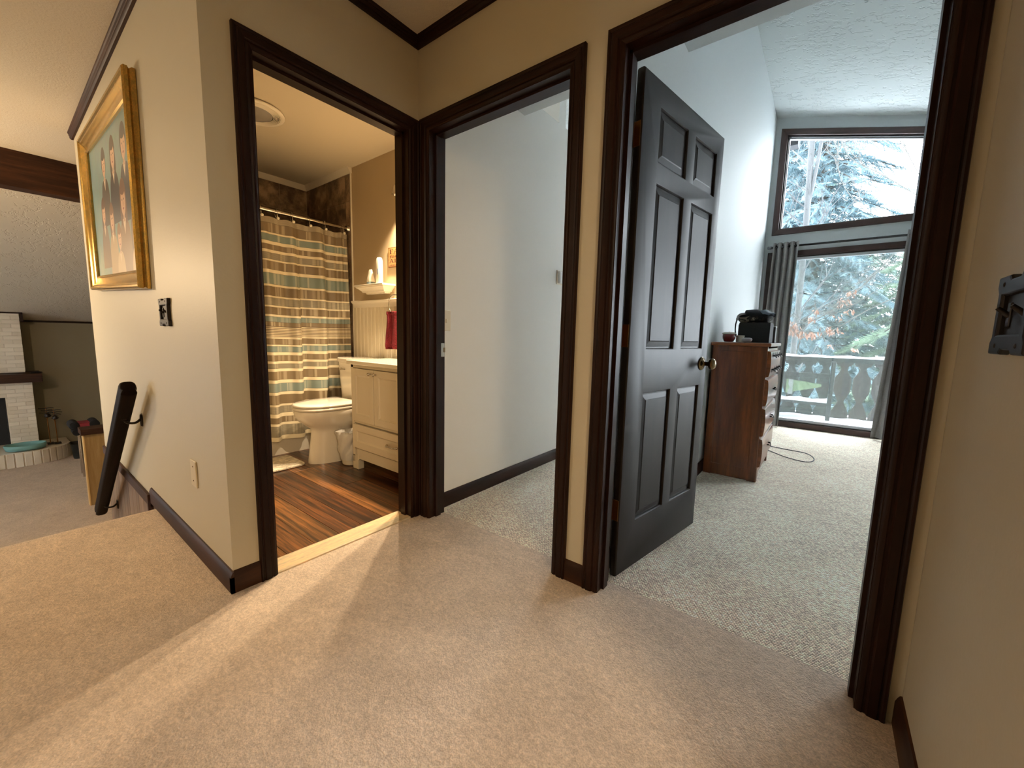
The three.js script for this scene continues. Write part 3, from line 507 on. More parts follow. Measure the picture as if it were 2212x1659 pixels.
{
  // shower curtain
  const band = [[1.90, 1.83, 'P'], [1.83, 1.76, 'B'], [1.76, 1.745, 'C'], [1.745, 1.695, 'T'], [1.695, 1.669, 'C'], [1.669, 1.63, 'B'], [1.63, 1.607, 'C'], [1.607, 1.559, 'G'], [1.559, 1.544, 'C'], [1.544, 1.482, 'B'], [1.482, 1.455, 'C'], [1.455, 1.371, 'T'], [1.371, 1.353, 'C'], [1.353, 1.283, 'B'], [1.283, 1.268, 'C'], [1.268, 1.211, 'G'], [1.211, 1.196, 'C'], [1.196, 1.141, 'B'], [1.141, 1.123, 'C'], [1.123, 1.083, 'T'], [1.083, 1.05, 'B'], [1.05, 0.963, 'L'], [0.963, 0.952, 'C'], [0.952, 0.907, 'B'], [0.907, 0.893, 'C'], [0.893, 0.848, 'T'], [0.848, 0.822, 'C'], [0.822, 0.776, 'B'], [0.776, 0.755, 'C'], [0.755, 0.717, 'G'], [0.717, 0.693, 'C'], [0.693, 0.627, 'B'], [0.627, 0.599, 'C'], [0.599, 0.529, 'T'], [0.529, 0.505, 'C'], [0.505, 0.431, 'B'], [0.431, 0.412, 'C'], [0.412, 0.357, 'G'], [0.357, 0.324, 'C'], [0.324, 0.278, 'B'], [0.278, 0.255, 'C'], [0.255, 0.17, 'G'], [0.17, 0.1, 'C']];
  const col = { C: '#d6c8a8', B: '#77664d', T: '#74817a', G: '#8a826f', L: '#6f5f4c', P: '#9a8e78' };
  const map = canvasTex(2048, 2048, (c, a, b) => {
    const Y = (y) => (1.9 - y) / 1.8 * b, r = rng(33); c.fillStyle = '#d6c8a8'; c.fillRect(0, 0, a, b);
    for (const [y1, y0, k] of band) {
      c.fillStyle = col[k]; c.fillRect(0, Y(y1), a, Y(y0) - Y(y1));
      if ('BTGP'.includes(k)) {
        // lighter bars in the coloured bands: satin sheen of the folds, painted in
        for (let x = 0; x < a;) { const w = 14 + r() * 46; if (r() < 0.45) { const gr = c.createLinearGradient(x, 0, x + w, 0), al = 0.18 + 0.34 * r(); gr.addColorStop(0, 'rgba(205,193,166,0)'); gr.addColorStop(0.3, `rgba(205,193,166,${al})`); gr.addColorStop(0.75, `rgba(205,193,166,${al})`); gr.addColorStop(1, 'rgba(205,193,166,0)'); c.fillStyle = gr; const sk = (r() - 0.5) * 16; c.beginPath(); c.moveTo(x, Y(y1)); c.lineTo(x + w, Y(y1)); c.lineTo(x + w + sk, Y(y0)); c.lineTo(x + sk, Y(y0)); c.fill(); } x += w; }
        if (k === 'G' || k === 'P') for (let y = Y(y1) + 3; y < Y(y0); y += 8) { c.fillStyle = 'rgba(90,78,60,0.55)'; c.fillRect(0, y, a, 2); }
      }
      if (k === 'L') for (let y = Y(y1) + 6; y < Y(y0); y += 14) { c.fillStyle = '#cabb9a'; c.fillRect(0, y, a, 7); }
      c.fillStyle = 'rgba(60,48,36,0.75)'; c.fillRect(0, Y(y0) - 2, a, 3);
    }
  });
  const t = thing('shower_curtain', 'brown, teal and cream striped shower curtain hanging from a chrome rod', 'shower curtain');
  const r = rng(3), ph = [0, 1, 2, 3].map(() => r() * 6);
  const z0 = 0.79, z1 = -0.565;
  const g = grid(240, 60, (u, v) => {
    const z = z0 + (z1 - z0) * u, y = 0.135 + 1.742 * v + 0.012 * Math.sin(z * 5) * (1 - v) - 0.009 * v * (0.5 + 0.5 * Math.cos((u * 12.0) * 2 * Math.PI)) * (v > 0.93 ? (v - 0.93) / 0.07 : 0) + (z < -0.15 ? 0.02 * (1 - v) : 0);
    const k = 0.55 + 0.45 * Math.sin(v * 1.6), amp = 0.02 + 0.022 * (1 - v);
    let x = -1.672 + amp * (Math.sin(z * 31 + ph[0] + 0.6 * Math.sin(v * 3)) * 0.8 + Math.sin(z * 19 + ph[1] + v) * 0.6 + Math.sin(z * 57 + ph[2] - v * 2) * 0.35 * k);
    if (u > 0.9) x += (u - 0.9) * 0.25 * Math.sin(z * 110) * 0.5;
    return V(x, y, z);
  });
  const uv = g.attributes.uv, p = g.attributes.position; for (let i = 0; i < p.count; i++) uv.setXY(i, (0.8 - p.getZ(i)) / 1.4, 1 - (1.9 - (0.135 + 1.742 * uv.getY(i))) / 1.8);
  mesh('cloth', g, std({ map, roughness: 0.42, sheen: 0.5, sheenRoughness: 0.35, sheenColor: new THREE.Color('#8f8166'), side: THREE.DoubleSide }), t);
  const rod = thing('shower_rod', 'chrome shower curtain rod in front of the dark wall tiles', 'curtain rod');
  mesh('rod', bar(V(-1.69, 1.927, zBathBack + 0.012), V(-1.69, 1.927, 0.8), 0.0125, 0.0125, 16), M.chrome, rod);
  const fl = new THREE.CylinderGeometry(0.03, 0.024, 0.022, 24); fl.rotateX(-Math.PI / 2); fl.translate(-1.69, 1.927, zBathBack + 0.02); mesh('flange', fl, M.chrome, rod);
  const ringLabels = [[0.12, 'curtain ring with pearly ball nearest the left door casing, on the shower rod'], [0.008, 'curtain ring with pearly ball, second from the left on the shower rod'], [-0.106, 'curtain ring with bright pearly ball in the middle of the shower rod'], [-0.24, 'curtain ring with pearly ball just right of the middle of the shower rod'], [-0.368, 'curtain ring with pearly ball, second from the right end of the shower rod'], [-0.53, 'curtain ring with pearly ball at the right end of the shower rod']];
  for (const [z, lab] of ringLabels) {
    const R = thing('curtain_ring', lab, 'curtain ring', [0, 0, 0], 0, 'rings on the shower rod');
    mesh('hook', tube([V(-1.669, 1.875, z), V(-1.664, 1.915, z), V(-1.676, 1.945, z), V(-1.698, 1.947, z), V(-1.708, 1.925, z), V(-1.694, 1.885, z)], 0.0022, 20, 6), M.chrome, R);
    mesh('ball', new THREE.SphereGeometry(0.0115, 14, 10).translate(-1.65, 1.872, z), std({ color: '#e6dcc6', roughness: 0.2, clearcoat: 0.6 }), R);
  }
}
{
  // toilet
  const t = thing('toilet', 'white toilet with closed lid between the striped curtain and the vanity', 'toilet', [-1.33, 0, 0]);
  const ring = (y, hw, zf, zb, e = 2.6) => { const o = [], n = 48, cz = zb + (zf - zb) * 0.42; for (let i = 0; i < n; i++) { const a = i / n * 2 * Math.PI, c = Math.cos(a), s = Math.sin(a), sz = s > 0 ? zf - cz : cz - zb, ee = s > 0 ? Math.min(e, 2.2) : e + 1; o.push(V(hw * Math.sign(c) * Math.abs(c) ** (2 / ee), y, cz + sz * Math.sign(s) * Math.abs(s) ** (2 / ee))); } return o.reverse(); };
  mesh('bowl', loft([ring(0.0, 0.118, -0.005, -0.5, 4), ring(0.02, 0.117, -0.006, -0.5, 4), ring(0.12, 0.108, -0.02, -0.5, 4), ring(0.24, 0.104, -0.035, -0.5, 3.4), ring(0.272, 0.11, -0.03, -0.5, 3), ring(0.3, 0.138, 0.01, -0.5), ring(0.335, 0.165, 0.05, -0.5), ring(0.375, 0.182, 0.078, -0.51), ring(0.412, 0.187, 0.086, -0.52), ring(0.42, 0.184, 0.083, -0.52), ring(0.421, 0.15, 0.05, -0.5)], true, true, 1.2), M.porcelain, t);
  const slab = (y0, y1, hw, zf, zb) => loft([ring(y0, hw - 0.006, zf - 0.006, zb), ring(y0 + 0.004, hw, zf, zb), ring(y1 - 0.006, hw, zf, zb), ring(y1, hw - 0.01, zf - 0.01, zb + 0.006), ring(y1 + 0.003, hw * 0.6, zf - 0.08, zb + 0.08)], true, true, 1.2);
  mesh('seat', slab(0.426, 0.448, 0.188, 0.089, -0.375), M.porcelain, t);
  mesh('lid', slab(0.452, 0.472, 0.188, 0.09, -0.385), M.porcelain, t);
  const tk = (y, w, d) => { const o = [], n = 32; for (let i = 0; i < n; i++) { const a = i / n * 2 * Math.PI, c = Math.cos(a), s = Math.sin(a); o.push(V(w * Math.sign(c) * Math.abs(c) ** 0.3, y, -0.468 + d * Math.sign(s) * Math.abs(s) ** 0.3)); } return o.reverse(); };
  mesh('tank', loft([tk(0.405, 0.185, 0.08), tk(0.43, 0.195, 0.088), tk(0.765, 0.222, 0.1), tk(0.77, 0.22, 0.098)], true, true, 0.8), M.porcelain, t);
  mesh('tank_lid', loft([tk(0.769, 0.228, 0.106), tk(0.774, 0.232, 0.11), tk(0.797, 0.232, 0.11), tk(0.805, 0.226, 0.104), tk(0.807, 0.15, 0.07)], true, true, 0.8), M.porcelain, t);
  mesh('flush_lever', [bar(V(-0.15, 0.71, -0.385), V(-0.15, 0.71, -0.365), 0.012, 0.01, 12), rb(-0.155, 0.703, -0.37, -0.08, 0.715, -0.36, 0.004)], M.chrome, t);
}
{
  // vanity
  const t = thing('vanity_cabinet', 'cream shaker-style bathroom vanity with pale moulded countertop', 'cabinet', [0, 0, 0]);
  const L = -1.0, Rr = -0.135, F = -0.18, B = zBathBack + 0.012;
  mesh('body', [bx(L, 0.105, B, L + 0.02, 0.79, F - 0.02), bx(Rr - 0.02, 0.105, B, Rr, 0.79, F - 0.02), bx(L, 0.105, B, Rr, 0.125, F - 0.02), bx(L, 0.77, B, Rr, 0.79, F - 0.02), bx(L, 0.105, F - 0.022, Rr, 0.79, F - 0.016), bx(L, 0.1, B, Rr, 0.79, B + 0.01)], M.vanity, t);
  mesh('face_frame', [rb(L, 0.0, F - 0.018, L + 0.03, 0.79, F, 0.002), rb(Rr - 0.03, 0.0, F - 0.018, Rr, 0.79, F, 0.002), rb(L, 0.765, F - 0.018, Rr, 0.79, F, 0.002), rb(L + 0.03, 0.355, F - 0.018, Rr - 0.03, 0.375, F - 0.003, 0.002)], M.vanity, t);
  for (const x of [L + 0.035, Rr - 0.035]) for (const z of [F - 0.018, B + 0.03]) mesh('leg', rb(x - 0.035, 0, z - 0.03, x + 0.035, 0.11, z + 0.018, 0.003), M.vanity, t);
  { const s = new THREE.Shape(); s.moveTo(L + 0.06, 0.16); s.lineTo(Rr - 0.06, 0.16); s.lineTo(Rr - 0.06, 0.055); s.quadraticCurveTo(Rr - 0.075, 0.085, Rr - 0.1, 0.085); s.lineTo(L + 0.1, 0.085); s.quadraticCurveTo(L + 0.075, 0.085, L + 0.06, 0.055); s.closePath(); mesh('apron', new THREE.ExtrudeGeometry(s, { depth: 0.016, bevelEnabled: false }).translate(0, 0, F - 0.018), M.vanity, t); }
  const shaker = (name, a, y0, b, y1) => {
    const w = 0.048, m = mesh(name, [rb(a, y0, F, a + w, y1, F + 0.017, 0.002), rb(b - w, y0, F, b, y1, F + 0.017, 0.002), rb(a + w - 0.002, y0, F, b - w + 0.002, y0 + w, F + 0.0168, 0.002), rb(a + w - 0.002, y1 - w, F, b - w + 0.002, y1, F + 0.0168, 0.002)], M.vanity, t);
    const rec = (q, z) => [V(a + w - 0.002 + q, y0 + w - 0.002 + q, z), V(b - w + 0.002 - q, y0 + w - 0.002 + q, z), V(b - w + 0.002 - q, y1 - w + 0.002 - q, z), V(a + w - 0.002 + q, y1 - w + 0.002 - q, z)];
    mesh('panel', loft([rec(0, F + 0.001), rec(0, F + 0.014), rec(0.012, F + 0.006), rec(0.02, F + 0.0055)], true, true, 0.2), M.vanity, m); return m;
  };
  const cup = (m, x, y) => mesh('knob', [bar(V(x, y, F + 0.015), V(x, y, F + 0.03), 0.006, 0.005, 12), new THREE.SphereGeometry(0.011, 14, 10).translate(x, y, F + 0.036), rb(x - 0.014, y - 0.005, F + 0.029, x + 0.014, y + 0.005, F + 0.034, 0.002)], M.chrome, m);
  cup(shaker('door', L + 0.03, 0.378, -0.692, 0.762), -0.722, 0.735); cup(shaker('door', -0.688, 0.378, -0.385, 0.762), -0.66, 0.735);
  shaker('door', -0.381, 0.378, Rr - 0.025, 0.762);
  const dr = shaker('drawer', L + 0.03, 0.172, Rr - 0.025, 0.35);
  mesh('handle', [tube([V(-0.545, 0.262, F + 0.016), V(-0.53, 0.264, F + 0.038), V(-0.49, 0.265, F + 0.041), V(-0.45, 0.264, F + 0.038), V(-0.435, 0.262, F + 0.016)], 0.0055, 20, 8), new THREE.SphereGeometry(0.009, 10, 8).translate(-0.545, 0.262, F + 0.018), new THREE.SphereGeometry(0.009, 10, 8).translate(-0.435, 0.262, F + 0.018)], M.chrome, dr);
  mesh('countertop', rb(L - 0.012, 0.79, B, Rr + 0.012, 0.82, F + 0.032, 0.006, 3), std({ color: '#efe6d2', roughness: 0.15, clearcoat: 0.5 }), t);
  mesh('backsplash', rb(L - 0.012, 0.818, B, Rr + 0.012, 0.845, B + 0.018, 0.004), std({ color: '#efe6d2', roughness: 0.15, clearcoat: 0.5 }), t);
}
{
  // bin with a plastic liner
  const t = thing('waste_bin', 'small waste bin lined with a crumpled white plastic bag between toilet and vanity', 'waste bin', [-1.1, 0, -0.235]);
  mesh('bin', lathe([[0, 0.001], [0.07, 0.001], [0.076, 0.01], [0.088, 0.22], [0.091, 0.225], [0.086, 0.225], [0.074, 0.012], [0, 0.008]], 32), std({ color: '#cfc6b4', roughness: 0.5 }), t);
  const r = rng(9), N = 40; const rg = (y, rad, j) => { const o = []; for (let i = 0; i < N; i++) { const a = i / N * 2 * Math.PI, k = rad * (1 + j * (Math.sin(a * 7 + y * 40) * 0.5 + Math.sin(a * 13 + y * 90) * 0.4 + (r() - 0.5) * 0.8)); o.push(V(k * Math.cos(a), y + j * 0.03 * Math.sin(a * 5 + 1), k * Math.sin(a))); } return o.reverse(); };
  mesh('bag', loft([rg(0.045, 0.084, 0.05), rg(0.08, 0.092, 0.12), rg(0.105, 0.095, 0.1), rg(0.13, 0.097, 0.13), rg(0.17, 0.096, 0.08), rg(0.2, 0.103, 0.13), rg(0.235, 0.11, 0.16), rg(0.262, 0.106, 0.2), rg(0.262, 0.082, 0.14), rg(0.235, 0.072, 0.1), rg(0.15, 0.065, 0.08)], false, false, 1.5), std({ color: '#e9e6e0', roughness: 0.3, transmission: 0.25, side: THREE.DoubleSide }), t);
}
{
  const t = thing('bath_mat', 'pale cream bath mat with rounded corner on the wood floor beside the tub', 'bath mat', [0, 0.001, 0]);
  const s = new THREE.Shape(), a = -1.62, b = -1.315, c = -0.72, d = -0.03, r = 0.045;   // shape y is -z
  s.moveTo(a + r, c); s.lineTo(b - r, c); s.quadraticCurveTo(b, c, b, c + r); s.lineTo(b, d - r); s.quadraticCurveTo(b, d, b - r, d); s.lineTo(a + r, d); s.quadraticCurveTo(a, d, a, d - r); s.lineTo(a, c + r); s.quadraticCurveTo(a, c, a + r, c);
  const F = field(512, [[30, 30, 0.8], [110, 110, 0.7], [9, 9, 0.5]], 131);
  const g = new THREE.ExtrudeGeometry(s, { depth: 0.006, bevelEnabled: true, bevelSize: 0.008, bevelThickness: 0.006, bevelSegments: 3, curveSegments: 10 }); g.rotateX(-Math.PI / 2); g.translate(0, 0.006, 0);
  mesh('pile', muv(g), std({ map: tint(512, F, '#d6cbb6', 0.25, 2), roughness: 1, bumpMap: gray(512, F, 128, 100, 2), bumpScale: 0.01 }), t);
}
{
  const t = thing('wall_shelf', 'small white crown-moulded wall shelf above the wainscot', 'shelf');
  const a = -1.43, b = -1.025, z0 = zBathBack, sec = (y, o) => [V(a + o, y, z0), V(b - o, y, z0), V(b - o, y, z0 + 0.125 - o), V(a + o, y, z0 + 0.125 - o)].reverse();
  mesh('board', rb(a, 1.396, z0, b, 1.41, z0 + 0.125, 0.003), M.white, t);
  mesh('moulding', loft([sec(1.34, 0.072), sec(1.35, 0.07), sec(1.352, 0.05), sec(1.364, 0.044), sec(1.38, 0.026), sec(1.388, 0.012), sec(1.396, 0.01)], true, true, 0.3), M.white, t);
}
{
  const z = zBathBack + 0.06;
  const s = thing('bottle', 'short tapered white bottle with grey cap, stood upside down on the wall shelf', 'bottle', [-1.28, 1.4105, z]);
  const el = (y, a, b) => { const o = []; for (let i = 0; i < 28; i++) { const q = i / 28 * 2 * Math.PI; o.push(V(a * Math.cos(q), y, b * Math.sin(q))); } return o.reverse(); };
  mesh('cap', loft([el(0, 0.036, 0.026), el(0.004, 0.038, 0.028), el(0.022, 0.039, 0.028), el(0.026, 0.036, 0.026)]), std({ color: '#79878c', roughness: 0.4 }), s);
  mesh('body', loft([el(0.026, 0.037, 0.027), el(0.032, 0.041, 0.029), el(0.06, 0.035, 0.024), el(0.1, 0.025, 0.014), el(0.125, 0.02, 0.007), el(0.127, 0.019, 0.004)]), std({ color: '#e8dfca', roughness: 0.3 }), s);
  const t = thing('bottle', 'tall slim white bottle on the right end of the wall shelf', 'bottle', [-1.155, 1.4105, z]);
  mesh('body', loft([el(0, 0.03, 0.024), el(0.004, 0.033, 0.026), el(0.15, 0.033, 0.026), el(0.185, 0.031, 0.024), el(0.205, 0.024, 0.019), el(0.21, 0.02, 0.015)]), std({ color: '#efe6cf', roughness: 0.25, clearcoat: 0.4 }), t);
  mesh('print', [rb(0.004, 0.075, 0.0245, 0.016, 0.12, 0.0262, 0.0005)], std({ color: '#8b8fae', roughness: 0.5 }), t);
}
{
  const t = thing('towel_ring', 'chrome towel ring on the wainscot, holding the red towel', 'towel ring'), z = zBathBack + 0.062;
  mesh('ring', new THREE.TorusGeometry(0.078, 0.0045, 10, 48, Math.PI * 1.72).rotateZ(Math.PI * 0.02).translate(-0.955, 1.244, z), M.chrome, t);
  mesh('post', [bar(V(-0.9, 1.317, zBathBack + 0.004), V(-0.9, 1.317, z), 0.011, 0.008, 14), bar(V(-0.9, 1.317, z), V(-0.975, 1.32, z), 0.0058, 0.0058, 10), new THREE.CylinderGeometry(0.024, 0.028, 0.012, 24).rotateX(Math.PI / 2).translate(-0.9, 1.317, zBathBack + 0.006)], M.chrome, t);
  const tw = thing('hand_towel', 'deep red hand towel draped through the chrome ring', 'towel', [-0.952, 0, z]);
  const N = 56, rings = [], r = rng(44); const w = (y) => y > 1.16 ? 0.062 + (1.16 - y) * 0.1 + 0.03 : 0.092 + (1.16 - y) * 0.05;
  for (let k = 0; k <= 40; k++) {
    const y = 0.895 + (1.19 - 0.895) * k / 40, hw = w(y), o = [];
    for (let i = 0; i < N; i++) { const a = i / N * 2 * Math.PI, c = Math.cos(a), s = Math.sin(a), px = hw * Math.sign(c) * Math.abs(c) ** 0.55; const edge = k < 2 ? 0.7 : 1; const f = 0.013 * Math.sin(px * 62 + 0.8 + (1.19 - y) * 2) + 0.006 * Math.sin(px * 130 + y * 9); o.push(V(px, y + (k === 0 ? 0.004 * Math.sin(px * 90) : 0), (0.013 * edge + (k > 36 ? 0.006 : 0)) * Math.sign(s) * Math.abs(s) ** 0.7 + f + ((k === 3 || k === 5) ? 0.0025 * Math.sign(s) : 0))); }
    rings.push(o.reverse());
  }
  const F = field(256, [[60, 60, 0.8], [120, 120, 0.7]], 141);
  mesh('cloth', muv(loft(rings, true, true, 2), 'y'), std({ map: tint(256, F, '#64101b', 0.35, 4), roughness: 1, sheen: 0.5, sheenColor: new THREE.Color('#a03040'), bumpMap: gray(256, F, 128, 110, 4), bumpScale: 0.004 }), tw);
}
{
  // sign
  const t = thing('wall_sign', 'small wooden sign with dark lettering on the bathroom wall, cut off by the door casing', 'sign', [-0.905, 1.622, zBathBack]);
  const map = canvasTex(640, 256, (c, a, b) => {
    const r = rng(77); c.fillStyle = '#c79a62'; c.fillRect(0, 0, a, b);
    for (let i = 0; i < 260; i++) { c.fillStyle = `rgba(${90 + r() * 50 | 0},${55 + r() * 30 | 0},25,0.16)`; c.fillRect(0, r() * b, a, 1 + r() * 3); }
    c.strokeStyle = 'rgba(70,38,18,0.8)'; c.lineWidth = 6; c.strokeRect(5, 5, a - 10, b - 10); c.fillStyle = '#4a2412'; c.textBaseline = 'middle';
    const put = (s, y, h, f) => { c.font = f; const w = c.measureText(s).width; c.save(); c.translate(22, y); c.scale((a - 44) / w, 1); c.fillText(s, 0, 0); c.restore(); };
    put('FAMILY', 55, 80, 'bold 84px serif'); put('forever for', 122, 46, 'bold italic 50px serif'); put('ALWAYS', 178, 64, 'bold 68px serif'); put('and no matter what', 232, 30, 'bold 30px serif');
  });
  const wm = std({ map: wood('#6a4526', '#96683c', 55), roughness: 0.6 }), fm = std({ map, roughness: 0.6 });
  mesh('board', muv(rb(-0.2, -0.078, 0.001, 0.2, 0.078, 0.013, 0.002)), wm, t);
  mesh('lettering', new THREE.PlaneGeometry(0.394, 0.15).translate(0, 0, 0.0134), fm, t);
}
{
  // track of spotlights over the vanity
  const t = thing('track_light', 'chrome track light with small spotlight heads on the bathroom wall', 'lamp');
  mesh('track', rb(-0.84, 2.13, zBathBack, -0.28, 2.165, zBathBack + 0.035, 0.008), M.chrome, t);
  for (const [x, tx, tz, ty] of [[-0.872, -0.95, -0.46, 0.8], [-0.58, -0.75, 0.0, 0], [-0.36, -0.75, 0.12, 0]]) {
    const p = V(x, 2.07, zBathBack + 0.1), d = V(tx, ty, tz).sub(p).normalize();
    const hd = lathe([[0, -0.045], [0.014, -0.043], [0.02, -0.03], [0.024, 0.01], [0.031, 0.03], [0.028, 0.03], [0.022, 0.012], [0.018, 0.004], [0, 0.002]], 24); hd.applyQuaternion(new THREE.Quaternion().setFromUnitVectors(V(0, 1, 0), d)); hd.translate(p.x, p.y, p.z);
    const m = mesh('spot_head', [hd, bar(V(x * 0.98 - 0.005, 2.145, zBathBack + 0.03), p.clone().addScaledVector(d, -0.03), 0.005)], M.chrome, t);
    const b = new THREE.CylinderGeometry(0.02, 0.02, 0.003, 20); b.applyQuaternion(new THREE.Quaternion().setFromUnitVectors(V(0, 1, 0), d)); const q = p.clone().addScaledVector(d, 0.014); b.translate(q.x, q.y, q.z);
    mesh('bulb', b, new THREE.MeshStandardMaterial({ color: '#000000', emissive: WARM, emissiveIntensity: 8 }), m);
    const l = new THREE.SpotLight(new THREE.Color().setRGB(1, 0.77, 0.5), LAMP.bath, 0, 0.85, 0.8, 2); l.name = 'spot'; l.castShadow = true; l.position.copy(p.clone().addScaledVector(d, 0.034)); l.target.position.copy(p.clone().add(d)); t.add(l); t.add(l.target);
  }
}
{
  const t = thing('ceiling_fan_light', 'round white ventilation fan with unlit grey lens on the bathroom ceiling', 'ceiling fan', [-1.31, 2.43, 0.27]);
  mesh('housing', lathe([[0, -0.002], [0.17, -0.002], [0.178, -0.008], [0.176, -0.016], [0.16, -0.022], [0.155, -0.018], [0.15, -0.018]], 48), M.white, t);
  for (let i = 0; i < 6; i++) mesh('ring', new THREE.TorusGeometry(0.151 - i * 0.0078, 0.0026, 8, 48).rotateX(Math.PI / 2).translate(0, -0.02, 0), M.white, t);
  mesh('shadow_gap', new THREE.CylinderGeometry(0.152, 0.152, 0.004, 40).translate(0, -0.006, 0), M.iron, t);
  mesh('lens', lathe([[0, -0.044], [0.05, -0.042], [0.085, -0.033], [0.106, -0.02], [0.108, -0.012], [0, -0.012]], 40), std({ color: '#8d8780', roughness: 0.5 }), t);
}

// ------------------------------------------------------------------ bedroom
{
  // windows
  const frameOf = (g, pts, w, z0, z1, m, name = 'frame') => {              // bars along a convex outline, w wide inwards, mitred
    const n = pts.length, c = pts.map((p) => V(p[0], p[1], 0)), inn = [];
    for (let i = 0; i < n; i++) { const a = c[(i + n - 1) % n], b = c[i], d = c[(i + 1) % n], e1 = b.clone().sub(a).normalize(), e2 = d.clone().sub(b).normalize(), n1 = V(-e1.y, e1.x, 0), n2 = V(-e2.y, e2.x, 0); const k = w / (1 + n1.dot(n2)); inn.push(b.clone().addScaledVector(n1.add(n2), k)); }
    for (let i = 0; i < n; i++) { const j = (i + 1) % n, s = new THREE.Shape(); s.moveTo(c[i].x, c[i].y); s.lineTo(c[j].x, c[j].y); s.lineTo(inn[j].x, inn[j].y); s.lineTo(inn[i].x, inn[i].y); s.closePath(); mesh(name, muv(new THREE.ExtrudeGeometry(s, { depth: z1 - z0, bevelEnabled: true, bevelSize: 0.002, bevelThickness: 0.002, bevelOffset: -0.002, bevelSegments: 1 }).translate(0, 0, z0), Math.abs(c[j].x - c[i].x) > Math.abs(c[j].y - c[i].y) ? 'x' : 'y'), m, g); }
    return inn.map((p) => [p.x, p.y]);
  };
  const pane = (g, pts, z, mat = M.glass, name = 'pane', t = 0.004) => { const s = new THREE.Shape(); s.moveTo(...pts[0]); pts.slice(1).forEach((p) => s.lineTo(...p)); s.closePath(); return mesh(name, new THREE.ExtrudeGeometry(s, { depth: t, bevelEnabled: false }).translate(0, 0, z), mat, g); };
  const vinyl = std({ color: '#c9cdd2', roughness: 0.4 }), dark = std({ color: '#26211f', roughness: 0.5 });
  const w1 = structureGroup('window_1');
  const in1 = frameOf(w1, [[1.12, 2.283], [2.95, 2.283], [2.95, winTop(2.95)], [1.12, winTop(1.12)]], 0.062, zWin - 0.02, zWin + 0.014, M.windowWood);
  const in2 = frameOf(w1, in1, 0.014, zWin - 0.09, zWin - 0.02, dark, 'bead'); const in3 = frameOf(w1, in2, 0.01, zWin - 0.1, zWin - 0.055, vinyl, 'glazing_bead');
  pane(w1, in3, zWin - 0.08);
  const d = structureGroup('door_5');
  const o = [[1.1, 0.0], [2.95, 0.0], [2.95, 2.085], [1.1, 2.085]];
  const j1 = frameOf(d, o, 0.06, zWin - 0.115, zWin + 0.014, M.windowWood);
  for (const [a, b, z] of [[1.158, 2.48, zWin - 0.05], [2.44, 2.892, zWin - 0.1]]) {
    const q = frameOf(d, [[a, 0.055], [b, 0.055], [b, 2.03], [a, 2.03]], 0.018, z, z + 0.03, dark, 'sash');
    const q2 = frameOf(d, q, 0.03, z + 0.002, z + 0.034, a < 1.5 ? vinyl : vinyl, 'sash'); pane(d, q2, z + 0.014);
  }
  const screenMat = new THREE.MeshPhysicalMaterial({ color: '#a9b5ae', roughness: 1, transparent: true, opacity: 0.25 });
  mesh('insect_screen', bx(1.17, 0.06, zWin - 0.112, 2.89, 2.02, zWin - 0.1108), screenMat, d);
  mesh('track', rb(1.16, 0.04, zWin - 0.1, 2.89, 0.062, zWin - 0.01, 0.003), std({ color: '#8d8a86', roughness: 0.4, metalness: 0.5 }), d);
  // unseen window added beyond the right of the frame, to even out daylight
  const w5 = structureGroup('added_window_5');
  const i5 = frameOf(w5, [[3.15, 0.35], [4.65, 0.35], [4.65, 2.085], [3.15, 2.085]], 0.062, zWin - 0.06, zWin + 0.014, M.windowWood); pane(w5, i5, zWin - 0.05);
  // the same windows in the narrow bedroom
  const w2 = structureGroup('window_2');
  const i2 = frameOf(w2, [[-0.95, 2.283], [0.88, 2.283], [0.88, 3.5], [-0.95, 3.02]], 0.062, zWin - 0.06, zWin + 0.014, M.windowWood); pane(w2, i2, zWin - 0.05);
  const i3 = frameOf(w2, [[-0.95, 0], [0.88, 0], [0.88, 2.085], [-0.95, 2.085]], 0.075, zWin - 0.1, zWin + 0.014, M.windowWood); pane(w2, i3, zWin - 0.05);
}
